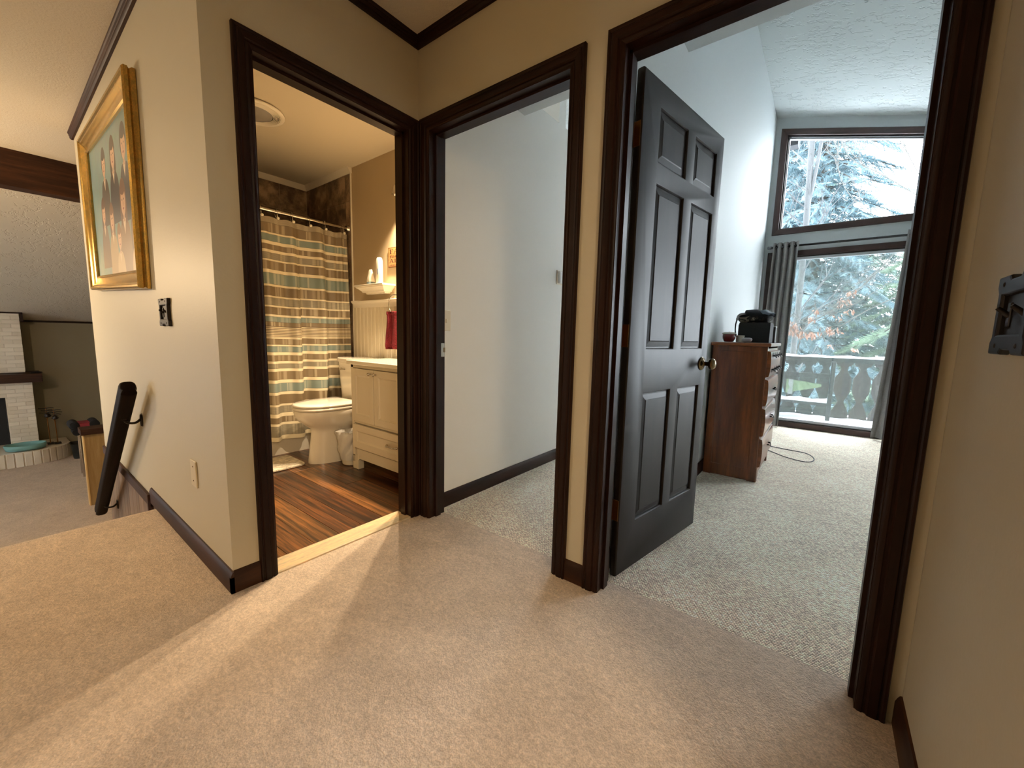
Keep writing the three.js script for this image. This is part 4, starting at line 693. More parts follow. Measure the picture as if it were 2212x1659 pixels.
{
  // curtains with eyelets on a black rod
  const rod = thing('curtain_rod', 'black curtain rod with grey end bracket across the sliding glass door', 'curtain rod'), ry = 2.128, rz = zWin + 0.085;
  mesh('rod', bar(V(1.14, ry, rz), V(2.95, ry, rz), 0.0115, 0.0115, 14), M.black, rod);
  mesh('finial', lathe([[0, 0], [0.016, 0.002], [0.018, 0.012], [0.012, 0.02], [0.019, 0.03], [0.018, 0.042], [0, 0.046]], 18).rotateZ(Math.PI / 2).translate(1.142, ry, rz), std({ color: '#8b8d90', roughness: 0.3, metalness: 0.8 }), rod);
  mesh('bracket', [rb(1.165, ry - 0.03, zWin, 1.19, ry + 0.03, zWin + 0.006, 0.002), bar(V(1.178, ry - 0.004, zWin), V(1.178, ry - 0.004, rz), 0.006)], std({ color: '#8b8d90', roughness: 0.3, metalness: 0.8 }), rod);
  const F = field(512, [[120, 20, 0.5], [240, 60, 0.6], [40, 240, 0.4]], 151), cm = std({ map: tint(512, F, '#8d8a89', 0.14, 3), roughness: 0.9, side: THREE.DoubleSide });
  const make = (label, a, b, ab, bb, folds, y0, seed) => {
    const t = thing('curtain', label, 'curtain'), r = rng(seed), p1 = r() * 6;
    const g = grid(200, 50, (u, v) => {
      const x = (a + (b - a) * u) * v + (ab + (bb - ab) * u) * (1 - v), y = y0 + (2.175 - y0) * v;
      const ph = u * folds * 2 * Math.PI, z = rz + 0.034 * Math.cos(ph) * (0.75 + 0.25 * v) + 0.008 * Math.sin(ph * 0.5 + p1 + v * 2) * (1 - v);
      return V(x + 0.012 * Math.sin(ph * 0.5 + p1) * (1 - v) + 0.006 * Math.sin(ph), y, z);
    });
    mesh('cloth', muv(g, 'y'), cm, t);
    for (let k = 0; k < folds * 2; k++) { const u = (k + 0.5) / (folds * 2), x = a + (b - a) * u + 0.004; mesh('eyelet', new THREE.TorusGeometry(0.022, 0.004, 8, 24).rotateY(Math.PI / 2 + (k % 2 ? 0.5 : -0.5)).translate(x, ry, rz), M.chrome, t); }
    return t;
  };
  make('grey eyelet curtain bunched at the left of the sliding glass door', 1.16, 1.405, 1.13, 1.395, 4, 0.012, 1);
  make('grey curtain at the right of the sliding glass door, mostly hidden by dark casing', 2.3, 2.86, 2.235, 2.82, 8, 0.02, 2);
}
{
  // chest of drawers
  const t = thing('chest_of_drawers', 'reddish brown wooden chest of drawers with dark metal pulls against the white bedroom wall', 'dresser');
  const xa = 1.078, xb = 1.432, zf = -1.91, zb = -2.66, top = 1.008;
  const wd = [0, 1].map((k) => std({ map: wood(['#50270f', '#582c12'][k], ['#83461e', '#8d4f24'][k], 161 + k, 512, 0.8), roughness: 0.28, clearcoat: 0.45, clearcoatRoughness: 0.18 }));
  const side = (z0, z1) => [rb(xa, 0, z0, xa + 0.055, top - 0.02, z1, 0.003), rb(xb - 0.055, 0, z0, xb, top - 0.02, z1, 0.003), rb(xa + 0.05, top - 0.06, z0, xb - 0.05, top - 0.02, z1, 0.003), rb(xa + 0.05, 0.004, z0, xb - 0.05, 0.09, z1, 0.003)];
  mesh('side_panel', muv(join([...side(zf - 0.02, zf), bx(xa + 0.05, 0.02, zf - 0.012, xb - 0.05, top - 0.03, zf - 0.0035)]), 'y'), wd[0], t);
  mesh('side_panel', muv(join([...side(zb, zb + 0.02), bx(xa + 0.05, 0.06, zb + 0.004, xb - 0.05, top - 0.03, zb + 0.016)]), 'y'), wd[0], t);
  mesh('back_panel', muv(bx(xa, 0.05, zb + 0.02, xa + 0.01, top - 0.02, zf - 0.02), 'y'), wd[0], t);
  mesh('top', muv(rb(xa - 0.012, top - 0.02, zb - 0.014, xb + 0.02, top + 0.006, zf + 0.014, 0.008, 3), 'z'), wd[1], t);
  mesh('front_frame', muv(join([0.1, 0.325, 0.545, 0.755, 0.962].map((y) => bx(xb - 0.03, y - 0.008, zb + 0.02, xb - 0.002, y + 0.012, zf - 0.02))), 'z'), wd[0], t);
  { const s = new THREE.Shape(); const a = zb + 0.01, b = zf - 0.004; s.moveTo(a, 0); s.lineTo(a + 0.06, 0); s.quadraticCurveTo(a + 0.07, 0.05, a + 0.13, 0.055); s.lineTo(b - 0.13, 0.055); s.quadraticCurveTo(b - 0.07, 0.05, b - 0.06, 0); s.lineTo(b, 0); s.lineTo(b, 0.1); s.lineTo(a, 0.1); s.closePath(); const g = new THREE.ExtrudeGeometry(s, { depth: 0.024, bevelEnabled: false }); g.rotateY(-Math.PI / 2); g.translate(xb + 0.004, 0, 0); mesh('plinth', muv(g, 'z'), wd[1], t); }
  const pull = (m, y, z, w) => {
    const x = xb + 0.026, st = (zz) => { const s = new THREE.Shape(); for (let i = 0; i < 8; i++) { const a = i / 8 * 2 * Math.PI, q = i % 2 ? 0.008 : 0.022; i ? s.lineTo(q * Math.cos(a), q * Math.sin(a)) : s.moveTo(q, 0); } s.closePath(); return new THREE.ExtrudeGeometry(s, { depth: 0.002, bevelEnabled: false }).rotateY(Math.PI / 2).translate(x - 0.002, y, zz); };
    const a = z - w / 2, b = z + w / 2;
    mesh('pull', [st(a), st(b), bar(V(x, y, a), V(x + 0.014, y, a), 0.005, 0.006, 8), bar(V(x, y, b), V(x + 0.014, y, b), 0.005, 0.006, 8), tube([V(x + 0.013, y, a), V(x + 0.022, y - 0.014, z), V(x + 0.013, y, b)], 0.0032, 12, 6)], M.black, m);
  };
  const dz0 = zb + 0.014, dz1 = zf - 0.006;
  const drawer = (y0, y1) => { const n = 8, prof = []; prof.push([0, 0]); for (let i = 0; i <= n; i++) { const q = i / n; prof.push([0.006 + (y1 - y0 - 0.012) * q, 0.02 + 0.007 * Math.sin(Math.PI * q) ** 0.6]); } prof.push([y1 - y0, 0]); return mesh('drawer', strip(prof, V(xb - 0.001, y0, dz0), V(xb - 0.001, y0, dz1), Yv, V(1, 0, 0)), wd[1], t); };
  const tops = drawer(0.77, 0.958); for (const y of [0.925, 0.825]) for (const z of [-2.03, -2.2, -2.37, -2.54]) pull(tops, y, z, 0.06);
  pull(drawer(0.562, 0.757), 0.665, -2.285, 0.09); pull(drawer(0.34, 0.547), 0.447, -2.285, 0.09); pull(drawer(0.112, 0.325), 0.222, -2.285, 0.09);
}
{
  const Y = 1.0145;
  const a = thing('candle_bowl', 'small dark red round bowl with pale rim on the chest of drawers', 'bowl', [1.157, Y, -2.05]);
  mesh('bowl', lathe([[0, 0.001], [0.027, 0.001], [0.034, 0.006], [0.044, 0.028], [0.0455, 0.045], [0.042, 0.06], [0.037, 0.062], [0.038, 0.05], [0.03, 0.02], [0, 0.012]], 32), std({ color: '#6e1118', roughness: 0.22, clearcoat: 0.5 }), a);
  mesh('rim', lathe([[0.045, 0.058], [0.049, 0.061], [0.048, 0.067], [0.035, 0.075], [0.02, 0.073], [0.018, 0.066], [0.036, 0.062]], 32), std({ color: '#d8d3c6', roughness: 0.4 }), a);
  mesh('stem', bar(V(0.004, 0.06, 0), V(-0.002, 0.076, 0.006), 0.004, 0.006, 8), std({ color: '#8c8a55', roughness: 0.7 }), a);
  const b = thing('jar', 'small pale cylindrical jar beside the red bowl on the chest of drawers', 'jar', [1.225, Y, -2.1]);
  mesh('jar', lathe([[0, 0.001], [0.027, 0.001], [0.028, 0.004], [0.028, 0.044], [0.024, 0.044], [0.024, 0.01], [0, 0.008]], 28), std({ color: '#cfc8b8', roughness: 0.3 }), b);
  mesh('lid', lathe([[0, 0.052], [0.028, 0.052], [0.03, 0.05], [0.03, 0.043], [0.028, 0.042], [0, 0.042]], 28), std({ color: '#bdb49e', roughness: 0.35, metalness: 0.3 }), b);
  const c = thing('oval_dish', 'small pale grey oval dish in front of the black box on the chest', 'dish', [1.275, Y, -2.08]);
  mesh('dish', lathe([[0, 0.001], [0.02, 0.002], [0.03, 0.012], [0.032, 0.024], [0.028, 0.032], [0.015, 0.036], [0, 0.036]], 28).scale(1.1, 1, 0.75), std({ color: '#aaa8ac', roughness: 0.35 }), c);
  const d = thing('storage_box', 'large plain black box on the chest of drawers with clothes piled on top', 'box', [1.301, Y, -2.3]);
  mesh('box', rb(-0.105, 0.0, -0.14, 0.105, 0.155, 0.1, 0.004), std({ color: '#08080a', roughness: 0.8 }), d); mesh('edge', rb(-0.109, 0.0, -0.02, -0.105, 0.14, 0.1, 0.001), std({ color: '#3a3b3f', roughness: 0.5 }), d);
  const e = thing('speaker_box', 'narrow black box with pale top behind the larger black box', 'box', [1.385, Y, -2.52]);
  mesh('box', rb(-0.045, 0, -0.05, 0.034, 0.128, 0.05, 0.003), std({ color: '#0a0a0c', roughness: 0.5 }), e); mesh('top', rb(-0.045, 0.128, -0.055, 0.036, 0.134, 0.055, 0.002), std({ color: '#d5d6d4', roughness: 0.4 }), e);
  // rolled blanket and folded black clothes
  const f = thing('rolled_blanket', 'grey and dark patterned rolled blanket lying on the black box', 'blanket', [1.288, Y + 0.156, -2.3]), r = rng(8);
  const N = 36, rings = []; for (let k = 0; k <= 20; k++) { const u = k / 20, x = -0.118 + 0.235 * u, o = [], e0 = Math.min(1, Math.min(u, 1 - u) * 7 + 0.35); for (let i = 0; i < N; i++) { const q = i / N * 2 * Math.PI; o.push(V(x, 0.034 + 0.034 * Math.sin(q) * e0 * (1 + 0.05 * Math.sin(u * 17)), 0.075 * Math.cos(q) * e0 + 0.004 * Math.sin(q * 5 + u * 9))); } rings.push(o); }
  const PF = field(256, [[5, 7, 1.2], [16, 20, 0.8], [60, 60, 0.4]], 171), plaid = std({ map: tex(256, (i, cc) => { const q = PF[i]; const z = q > 0.28 ? [150, 140, 122] : q > 0.0 ? [52, 48, 44] : [26, 25, 27]; cc[0] = z[0]; cc[1] = z[1]; cc[2] = z[2]; }, true, 3), roughness: 0.95 });
  mesh('cloth', muv(loft(rings, true, true, 1.5), 'x'), plaid, f);
  mesh('lining', tube([V(-0.112, 0.018, 0.08), V(-0.1, 0.055, 0.078), V(-0.06, 0.068, 0.06), V(0.0, 0.066, 0.055)], 0.011, 20, 8), std({ color: '#9b9a9b', roughness: 0.9 }), f);
  mesh('edge_band', new THREE.TorusGeometry(0.03, 0.004, 8, 24).scale(0.4, 1, 2.1).rotateZ(0.1).translate(0.098, 0.034, 0), std({ color: '#d2cdbd', roughness: 0.8 }), f);
  mesh('strap', tube([V(-0.118, 0.04, 0.03), V(-0.128, -0.02, 0.03), V(-0.125, -0.085, 0.02), V(-0.112, -0.12, 0.0)], 0.0055, 16, 6), M.black, f);
  const g = thing('folded_clothes', 'crumpled pile of black clothes on top of the rolled blanket', 'clothes', [1.29, Y + 0.222, -2.3]);
  const cl = std({ color: '#0c0d11', roughness: 0.9 }), sheet = (x0, x1, z0, z1, y0, dy, seed) => { const rg = [], q = rng(seed), p1 = q() * 6; for (let k = 0; k <= 16; k++) { const u = k / 16, x = x0 + (x1 - x0) * u, o = [], th = 0.009 * Math.min(1, Math.min(u, 1 - u) * 10 + 0.25); for (let i = 0; i < 24; i++) { const a = i / 24 * 2 * Math.PI, zz = (z0 + z1) / 2 + (z1 - z0) / 2 * Math.cos(a), yy = y0 + dy * u + 0.007 * Math.sin(u * 8 + p1) + 0.005 * Math.sin(zz * 40 + u * 4) - 0.02 * (Math.abs(Math.cos(a)) ** 6); o.push(V(x, yy + th * Math.sin(a), zz)); } rg.push(o); } return loft(rg, true, true, 1.5); };
  mesh('garment', sheet(-0.1, 0.09, -0.09, 0.09, 0.006, -0.004, 1), cl, g); mesh('garment', sheet(-0.065, 0.125, -0.08, 0.085, 0.03, -0.03, 2), cl, g); mesh('garment', sheet(0.02, 0.128, -0.07, 0.08, 0.02, -0.012, 3), std({ color: '#4a525b', roughness: 0.8 }), g);
}
{
  const t = thing('power_cord', 'thin dark cord looping over the grey carpet in front of the chest of drawers', 'cord');
  mesh('cord', tube([V(1.2, 0.012, -3.2), V(1.387, 0.004, -3.19), V(1.553, 0.004, -3.15), V(1.697, 0.004, -3.119), V(1.755, 0.004, -3.0), V(1.757, 0.004, -2.86), V(1.707, 0.004, -2.785), V(1.573, 0.004, -2.83), V(1.418, 0.004, -2.984), V(1.28, 0.01, -3.08)], 0.0038, 90, 6), std({ color: '#2e3338', roughness: 0.6 }), t);
}
{
  const t = thing('thermostat', 'small white thermostat on the wall seen through the middle doorway', 'thermostat', [0.033, 1.487, -1.375]);
  mesh('base', rb(0, -0.055, -0.05, 0.008, 0.055, 0.05, 0.004), M.white, t); mesh('cover', rb(0.006, -0.048, -0.043, 0.03, 0.048, 0.043, 0.01, 3), std({ color: '#dfe3e4', roughness: 0.35 }), t);
  const s = thing('light_switch', 'white light switch plate at the left edge of the middle doorway', 'light switch', [0.033, 1.1, -0.16]);
  mesh('plate', rb(0, -0.058, -0.036, 0.005, 0.058, 0.036, 0.003), M.white, s); mesh('toggle', rb(0.004, -0.012, -0.005, 0.015, 0.008, 0.005, 0.002), M.white, s);
}

// ------------------------------------------------------------------ balcony
{
  const boardsRed = std({ map: wood('#24191a', '#382826', 181), roughness: 0.8 }), boardsGrey = std({ map: wood('#19191d', '#2c2c31', 182), roughness: 0.8 }), snow = std({ color: '#f2f6fa', roughness: 0.9 });
  const zR = -6.0, yD = -0.14, p = 0.2047, seam0 = 1.487;
  const deck = structureGroup('floor_balcony');
  for (let z = zWin - 0.125; z > -6.2; z -= 0.14) mesh('plank', rb(-2.6, yD - 0.03, z - 0.135, 4.9, yD, z, 0.003, 1), boardsGrey, deck);
  const sg = grid(120, 30, (u, v) => V(-2.6 + 7.5 * u, yD + 0.004 + 0.085 * Math.min(1, v * 9) * Math.min(1, (1 - v) * 30 + 0.3) + 0.012 * Math.sin(u * 41) * Math.sin(v * 9 + u * 20) + 0.006 * Math.sin(u * 133 + v * 7), zWin - 0.16 - 1.8 * v));
  const sn = mesh('snow', sg, snow); sn.userData.kind = 'stuff'; tag(sn, 'white snow lying on the balcony deck outside the sliding door', 'snow');
  // railing of sawn boards: tulip and diamond cut-outs at the joints
  const t = thing('balcony_railing', 'brown wooden balcony railing with tulip and diamond cut-outs and a snowy top rail', 'railing');
  const half = (s) => [[0.0055, 0.0], [0.0055, 0.145], [0.07, 0.3], [0.009, 0.45], [0.0085, 0.62], [0.014, 0.65], [0.05, 0.715], [0.068, 0.77], [0.06, 0.8], [0.046, 0.815], [0.028, 0.808], [0.02, 0.832], [0.008, 0.842], [0.005, 0.875], [0.005, 0.9]].map(([a, b]) => [s * (p / 2 - a), b]);
  for (let k = -7; k < 14; k++) {
    const cx = seam0 + p * (k + 0.5), s = new THREE.Shape(), rgt = half(1), lft = half(-1).reverse(); s.moveTo(...rgt[0]); [...rgt.slice(1), ...lft].forEach((q) => s.lineTo(...q)); s.closePath();
    mesh('board', muv(new THREE.ExtrudeGeometry(s, { depth: 0.022, bevelEnabled: false }).translate(cx, yD + 0.03, zR - 0.011), 'y'), k < 2 ? boardsGrey : boardsRed, t);
  }
  const xa = seam0 - 7 * p, xb = seam0 + 14 * p;
  mesh('top_rail', muv(rb(xa, 0.79, zR - 0.06, xb, 0.815, zR + 0.06, 0.005), 'x'), boardsGrey, t);
  mesh('rail', muv(rb(xa, 0.752, zR + 0.011, xb, 0.79, zR + 0.045, 0.004), 'x'), boardsGrey, t);
  mesh('rail', muv(rb(xa, yD + 0.03, zR - 0.05, xb, yD + 0.11, zR - 0.012, 0.004), 'x'), boardsGrey, t);
  const r2 = rng(4), cap = []; for (let i = 0; i <= 80; i++) { const x = xa + (xb - xa) * i / 80, h = 0.028 + 0.008 * Math.sin(i * 0.9) + 0.005 * r2(); cap.push([V(x, 0.814, zR - 0.058), V(x, 0.814, zR + 0.058), V(x, 0.814 + h * 0.7, zR + 0.05), V(x, 0.814 + h, zR), V(x, 0.814 + h * 0.7, zR - 0.05)]); }
  mesh('snow_cap', loft(cap, true, true, 1.5), snow, t);
  // bench
  const b = thing('bench', 'dark grey wooden bench with snowy seat standing against the balcony railing', 'bench');
  for (const x of [1.868, 0.1]) for (const z of [-5.56, -5.86]) mesh('leg', muv(rb(x - 0.024, yD, z - 0.03, x + 0.024, z < -5.7 ? 0.2 : 0.77, z + 0.03, 0.004), 'y'), boardsGrey, b);
  mesh('back_slat', muv(rb(0.07, 0.53, -5.6, 1.86, 0.6, -5.575, 0.004), 'x'), boardsGrey, b);
  mesh('seat_slat', muv(rb(0.07, 0.16, -5.68, 1.86, 0.2, -5.53, 0.004), 'x'), boardsGrey, b); mesh('seat_slat', muv(rb(0.07, 0.16, -5.86, 1.86, 0.2, -5.69, 0.004), 'x'), boardsGrey, b);
  const cs = []; for (let i = 0; i <= 60; i++) { const x = 0.08 + 1.76 * i / 60, h = 0.03 + 0.013 * Math.sin(i * 0.55) + 0.006 * Math.sin(i * 1.7); cs.push([V(x, 0.199, -5.85), V(x, 0.199, -5.535), V(x, 0.199 + h * 0.7, -5.545), V(x, 0.199 + h, -5.68), V(x, 0.199 + h * 0.7, -5.84)]); }
  mesh('snow_cap', loft(cs, true, true, 1.5), snow, b);
  // green cloth added at the bench, in place of a see-through gap
  const c = thing('green_gap_cloth', 'added pale green tapering cloth with a white end, standing in for a see-through gap', 'cloth');
  const cg = grid(40, 12, (u, v) => V(1.36 + 0.4 * u, 0.5 - 0.045 * u - (1 - v) * (0.2 - 0.16 * u), -5.545 + 0.012 * Math.sin(u * 14 + v * 3)));
  mesh('cloth', cg, std({ color: '#64785a', roughness: 0.9, transmission: 0.3, side: THREE.DoubleSide }), c);
  mesh('white_end', grid(8, 10, (u, v) => V(1.385 + 0.055 * u, 0.5 - (1 - v) * 0.215, -5.535 + 0.006 * Math.sin(v * 9))), std({ color: '#7c807e', roughness: 0.9, side: THREE.DoubleSide }), c);
  // eave end seen in the top corner of the window
  structure('roof_eave', [bx(-2.8, 3.52, -5.2, 1.24, 3.72, -5.05)], boardsGrey);
  for (const [xa, xb] of [[1.0, 5.3], [-3.2, 1.0]]) { const q = new THREE.Shape(); q.moveTo(xa, vault(xa) + 0.3); q.lineTo(xb, vault(xb) + 0.3); q.lineTo(xb, vault(xb) + 0.48); q.lineTo(xa, vault(xa) + 0.48); q.closePath(); structure('added_roof_overhang', muv(new THREE.ExtrudeGeometry(q, { depth: 4.9, bevelEnabled: false }).translate(0, 0, -5.5), 'z'), boardsGrey); }  // unseen overhang, added to keep high sky light off the bedroom wall
  structure('ground', grid(60, 60, (u, v) => V(-45 + 90 * u, -3.4 + 0.4 * Math.sin(u * 17) * Math.sin(v * 13) + (1 - v) * 2.5, -4.7 - 65 * (1 - v))), snow);
}

// ------------------------------------------------------------------ trees
{
  const bark = std({ map: wood('#1e1b18', '#37322c', 191), roughness: 0.95 });
  // a spray of needles: thin blades along a drooping twig
  const sprayGeo = (() => { const r = rng(21), gs = []; for (let i = 0; i < 26; i++) { const u = i / 26, side = i % 2 ? 1 : -1, L = 0.13 * (1 - 0.55 * u) + 0.03 * r(); const g = new THREE.ConeGeometry(0.015, L, 3, 1); g.scale(1, 1, 0.5); g.translate(0, L / 2, 0); g.rotateZ(-side * (0.75 + 0.3 * r())); g.rotateX((r() - 0.5) * 0.9); g.translate(0, 0.44 * u, -0.07 * u * u); gs.push(g); } gs.push(bar(V(0, 0, 0), V(0, 0.45, -0.07), 0.006, 0.002, 4)); return join(gs); })();
  const mats = ['#48636c', '#4f6a60', '#46626e', '#566c56'].map((c) => std({ color: c, roughness: 0.9, transmission: 0.15, side: THREE.DoubleSide }));
  let ti = 0;
  const conifer = (label, x, z, h, w, y0, dens, mi, gap = 0) => {
    const t = thing('conifer', label, 'tree', [x, y0, z], 0, 'evergreen trees beyond the balcony'), r = rng(300 + ti++);
    mesh('trunk', muv(bar(V(0, 0, 0), V(0, h, 0), 0.024 * h * 0.5, 0.03, 10), 'y'), bark, t);
    const br = [], place = [], d = new THREE.Object3D(), up = V(0, 1, 0);
    const n = Math.round(h * dens);
    for (let i = 0; i < n; i++) {
      const q = (i + r()) / n, y = h * (0.1 + 0.88 * q), L = w * (1 - q) ** 0.75 * (0.7 + 0.5 * r()) + 0.25, a = i * 2.399 + r() * 0.8, dx = Math.cos(a), dz = Math.sin(a);
      if (r() < gap) continue;
      const pts = [V(0, y, 0), V(dx * L * 0.5, y + 0.05 * L, dz * L * 0.5), V(dx * L, y - 0.22 * L, dz * L)], cv = new THREE.CatmullRomCurve3(pts);
      br.push(new THREE.TubeGeometry(cv, 4, 0.018, 4));
      const m = Math.max(3, Math.round(L * 9));
      for (let k = 1; k <= m; k++) { const u = k / m, pp = cv.getPoint(u), side = k % 2 ? 1 : -1; const dir = V(dx, -0.35 - 0.4 * r(), dz).multiplyScalar(0.8).add(V(-dz * side, -0.15, dx * side).multiplyScalar(0.9 * (1 - 0.6 * u))).normalize(); d.position.copy(pp); d.quaternion.setFromUnitVectors(up, dir); d.rotateY(r() * 6); const s = 0.8 + r() * 0.7; d.scale.set(s, s, s); d.updateMatrix(); place.push(d.matrix.clone()); }
    }
    mesh('branches', br, bark, t);
    const im = new THREE.InstancedMesh(sprayGeo, mats[mi], place.length); im.name = 'foliage'; im.userData.kind = 'stuff'; place.forEach((m, i) => im.setMatrixAt(i, m)); shade(im); t.add(im);
  };
  conifer('dense dark spruce in the middle of the view through the bedroom windows', 1.25, -15, 16.5, 2.7, -3.6, 15, 0);
  conifer('tall blue-green spruce behind the birch at the left of the bedroom windows', -0.6, -17.5, 18, 3.4, -3.6, 14, 2);
  conifer('olive green spruce at the right of the sliding door view, lower than the rest', 4.3, -14.5, 8.6, 3.0, -3.6, 14, 3);
  conifer('pale green spruce low behind the railing of the balcony', 3.0, -22, 9.6, 3.8, -3.2, 13, 1);
  conifer('distant spruce between the two dark spruces', 0.4, -24, 17, 3.6, -3, 12, 1);
  conifer('far spruce at the right edge of the upper window', 6.5, -25, 9.8, 3.8, -3, 11, 2, 0.15);
  conifer('spruce far to the left beyond the balcony', -6.5, -18, 13, 3.4, -3.2, 8, 0);
  // bare trees grown by splitting
  const grow = (gs, a, dir, L, rad, depth, r, tips) => {
    const b = a.clone().addScaledVector(dir, L), mid = a.clone().lerp(b, 0.5).add(V((r() - 0.5) * L * 0.1, (r() - 0.5) * L * 0.08, (r() - 0.5) * L * 0.1));
    const cv = new THREE.CatmullRomCurve3([a, mid, b]); gs.push(new THREE.TubeGeometry(cv, 3, rad, depth > 2 ? 6 : 4));
    if (depth === 0) { tips.push(b); return; }
    const n = depth > 2 ? 2 : 2 + (r() < 0.5 ? 1 : 0);
    for (let i = 0; i < n; i++) { const q = dir.clone().add(V((r() - 0.5) * 1.3, (r() - 0.3) * 0.8, (r() - 0.5) * 1.3)).normalize(); grow(gs, a.clone().lerp(b, i === 0 ? 1 : 0.45 + 0.5 * r()), q, L * (0.6 + 0.25 * r()), rad * 0.62, depth - 1, r, tips); }
  };
  {
    const birchBark = std({ map: (() => { const F = field(512, [[60, 8, 0.8], [20, 30, 0.7], [120, 60, 0.4]], 201); return tex(512, (i, c) => { const k = F[i] < -0.42 ? 0.35 : 1; c[0] = 44 * k; c[1] = 47 * k; c[2] = 49 * k; }, true, 1.5); })(), roughness: 0.8 });
    const twig = std({ color: '#2e3032', roughness: 0.8 });
    const t = thing('birch_tree', 'slim bare birch with pale bark at the left of the window view', 'tree', [1.2, -3.4, -9]), r = rng(31), gs = [], tips = [];
    mesh('trunk', [muv(tube([V(0.0, 0, 0), V(0.03, 4.2, 0), V(0.03, 6, 0), V(-0.02, 8, 0.02), V(-0.08, 9.4, 0)], 0.056, 30, 10), 'y')], birchBark, t);
    mesh('trunk', tube([V(0.01, 7.1, 0), V(0.09, 7.9, 0.05), V(0.2, 9.8, 0.05)], 0.032, 14, 8), birchBark, t);
    for (let i = 0; i < 26; i++) { const y = 3.4 + 5.8 * i / 26 + r() * 0.2, a = r() * 6.28; grow(gs, V(0.02, y, 0), V(Math.cos(a), 0.7 + 0.5 * r(), Math.sin(a) * 0.6).normalize(), 0.5 + 0.4 * r(), 0.008 + 0.005 * r(), 3, r, tips); }
    mesh('branches', gs, twig, t);
  }
  {
    const twig = std({ color: '#343330', roughness: 0.8 }), leaf = std({ color: '#6d4733', roughness: 0.85, transmission: 0.35, side: THREE.DoubleSide });
    const t = thing('beech_sapling', 'bare young beech with pale twigs and clusters of dry tan leaves above the balcony railing', 'tree', [2.7, -3.4, -8.1]), r = rng(41), gs = [], tips = [];
    const limb = (pts, rad) => { const cv = new THREE.CatmullRomCurve3(pts.map((q) => V(q[0] - 2.7, q[1] + 3.4, q[2] + 8.1))); gs.push(new THREE.TubeGeometry(cv, 24, rad, 6)); return cv; };
    gs.push(bar(V(0, 0, 0), V(0.1, 5.2, 0), 0.05, 0.03, 8));
    const cs = [limb([[2.75, 1.9, -8.1], [2.3, 1.62, -8], [1.9, 1.3, -7.95], [1.72, 1.17, -8]], 0.011), limb([[2.75, 2.6, -8.1], [2.35, 2.25, -8], [1.95, 1.75, -8], [1.56, 1.45, -7.95], [1.28, 1.37, -8]], 0.011), limb([[2.75, 2.3, -8.1], [2.1, 1.72, -8], [1.6, 1.42, -8]], 0.008), limb([[1.9, 1.28, -8], [1.6, 1.08, -8.02], [1.4, 1.14, -8], [1.2, 1.33, -8.05]], 0.009), limb([[2.78, 3.2, -8.1], [2.5, 2.5, -8], [2.2, 2.1, -7.9]], 0.01), limb([[2.8, 3.4, -8.1], [2.2, 3.9, -8.0], [1.8, 4.2, -7.9], [1.5, 4.9, -7.9]], 0.007), limb([[2.75, 3.0, -8.1], [2.2, 3.2, -8], [1.7, 3.9, -8], [1.6, 4.6, -8]], 0.006), limb([[2.8, 3.6, -8.1], [2.5, 4.2, -8], [2.3, 4.8, -8]], 0.006)];
    cs.forEach((cv) => { for (let k = 0; k < 7; k++) { const u = 0.25 + 0.7 * r(), p = cv.getPoint(u), tg = cv.getTangent(u); grow(gs, p, tg.add(V((r() - 0.5) * 1.2, (r() - 0.2) * 1.0, (r() - 0.5) * 1.0)).normalize(), 0.18 + 0.2 * r(), 0.0045, 2, r, tips); } });
    mesh('branches', gs, twig, t);
    const lg = (() => { const s = new THREE.Shape(); s.moveTo(0, 0); s.quadraticCurveTo(0.022, 0.03, 0, 0.075); s.quadraticCurveTo(-0.022, 0.03, 0, 0); const g = new THREE.ShapeGeometry(s, 4), p = g.attributes.position; for (let i = 0; i < p.count; i++) p.setZ(i, 0.5 * Math.abs(p.getX(i)) + 3 * p.getY(i) ** 2); g.computeVertexNormals(); return clean(g); })();
    const spots = []; const d = new THREE.Object3D(), clump = (x, y, n, sx, sy) => { for (let i = 0; i < n; i++) { d.position.set(x + (r() + r() - 1) * sx - 2.7, y + (r() + r() - 1) * sy + 3.4, (r() - 0.5) * 0.25 + 0.1); d.rotation.set(Math.PI * (0.7 + 0.6 * r()), r() * 6, (r() - 0.5) * 1.5); const s = 0.8 + 0.6 * r(); d.scale.set(s, s, s); d.updateMatrix(); spots.push(d.matrix.clone()); } };
    clump(1.24, 1.3, 85, 0.13, 0.16); clump(1.36, 1.2, 22, 0.09, 0.06); clump(1.53, 1.18, 40, 0.14, 0.06); clump(1.8, 1.25, 46, 0.17, 0.09); clump(1.5, 1.47, 22, 0.08, 0.06); clump(1.56, 1.62, 10, 0.05, 0.04); clump(1.97, 1.77, 28, 0.12, 0.09); clump(2.03, 1.92, 18, 0.1, 0.05); clump(2.02, 1.6, 14, 0.1, 0.04); clump(1.88, 1.5, 10, 0.1, 0.06); clump(1.85, 0.98, 8, 0.04, 0.04); clump(2.15, 0.93, 12, 0.1, 0.03);
    const im = new THREE.InstancedMesh(lg, leaf, spots.length); im.name = 'leaves'; im.userData.kind = 'stuff'; spots.forEach((m, i) => im.setMatrixAt(i, m)); shade(im); t.add(im);
  }
}

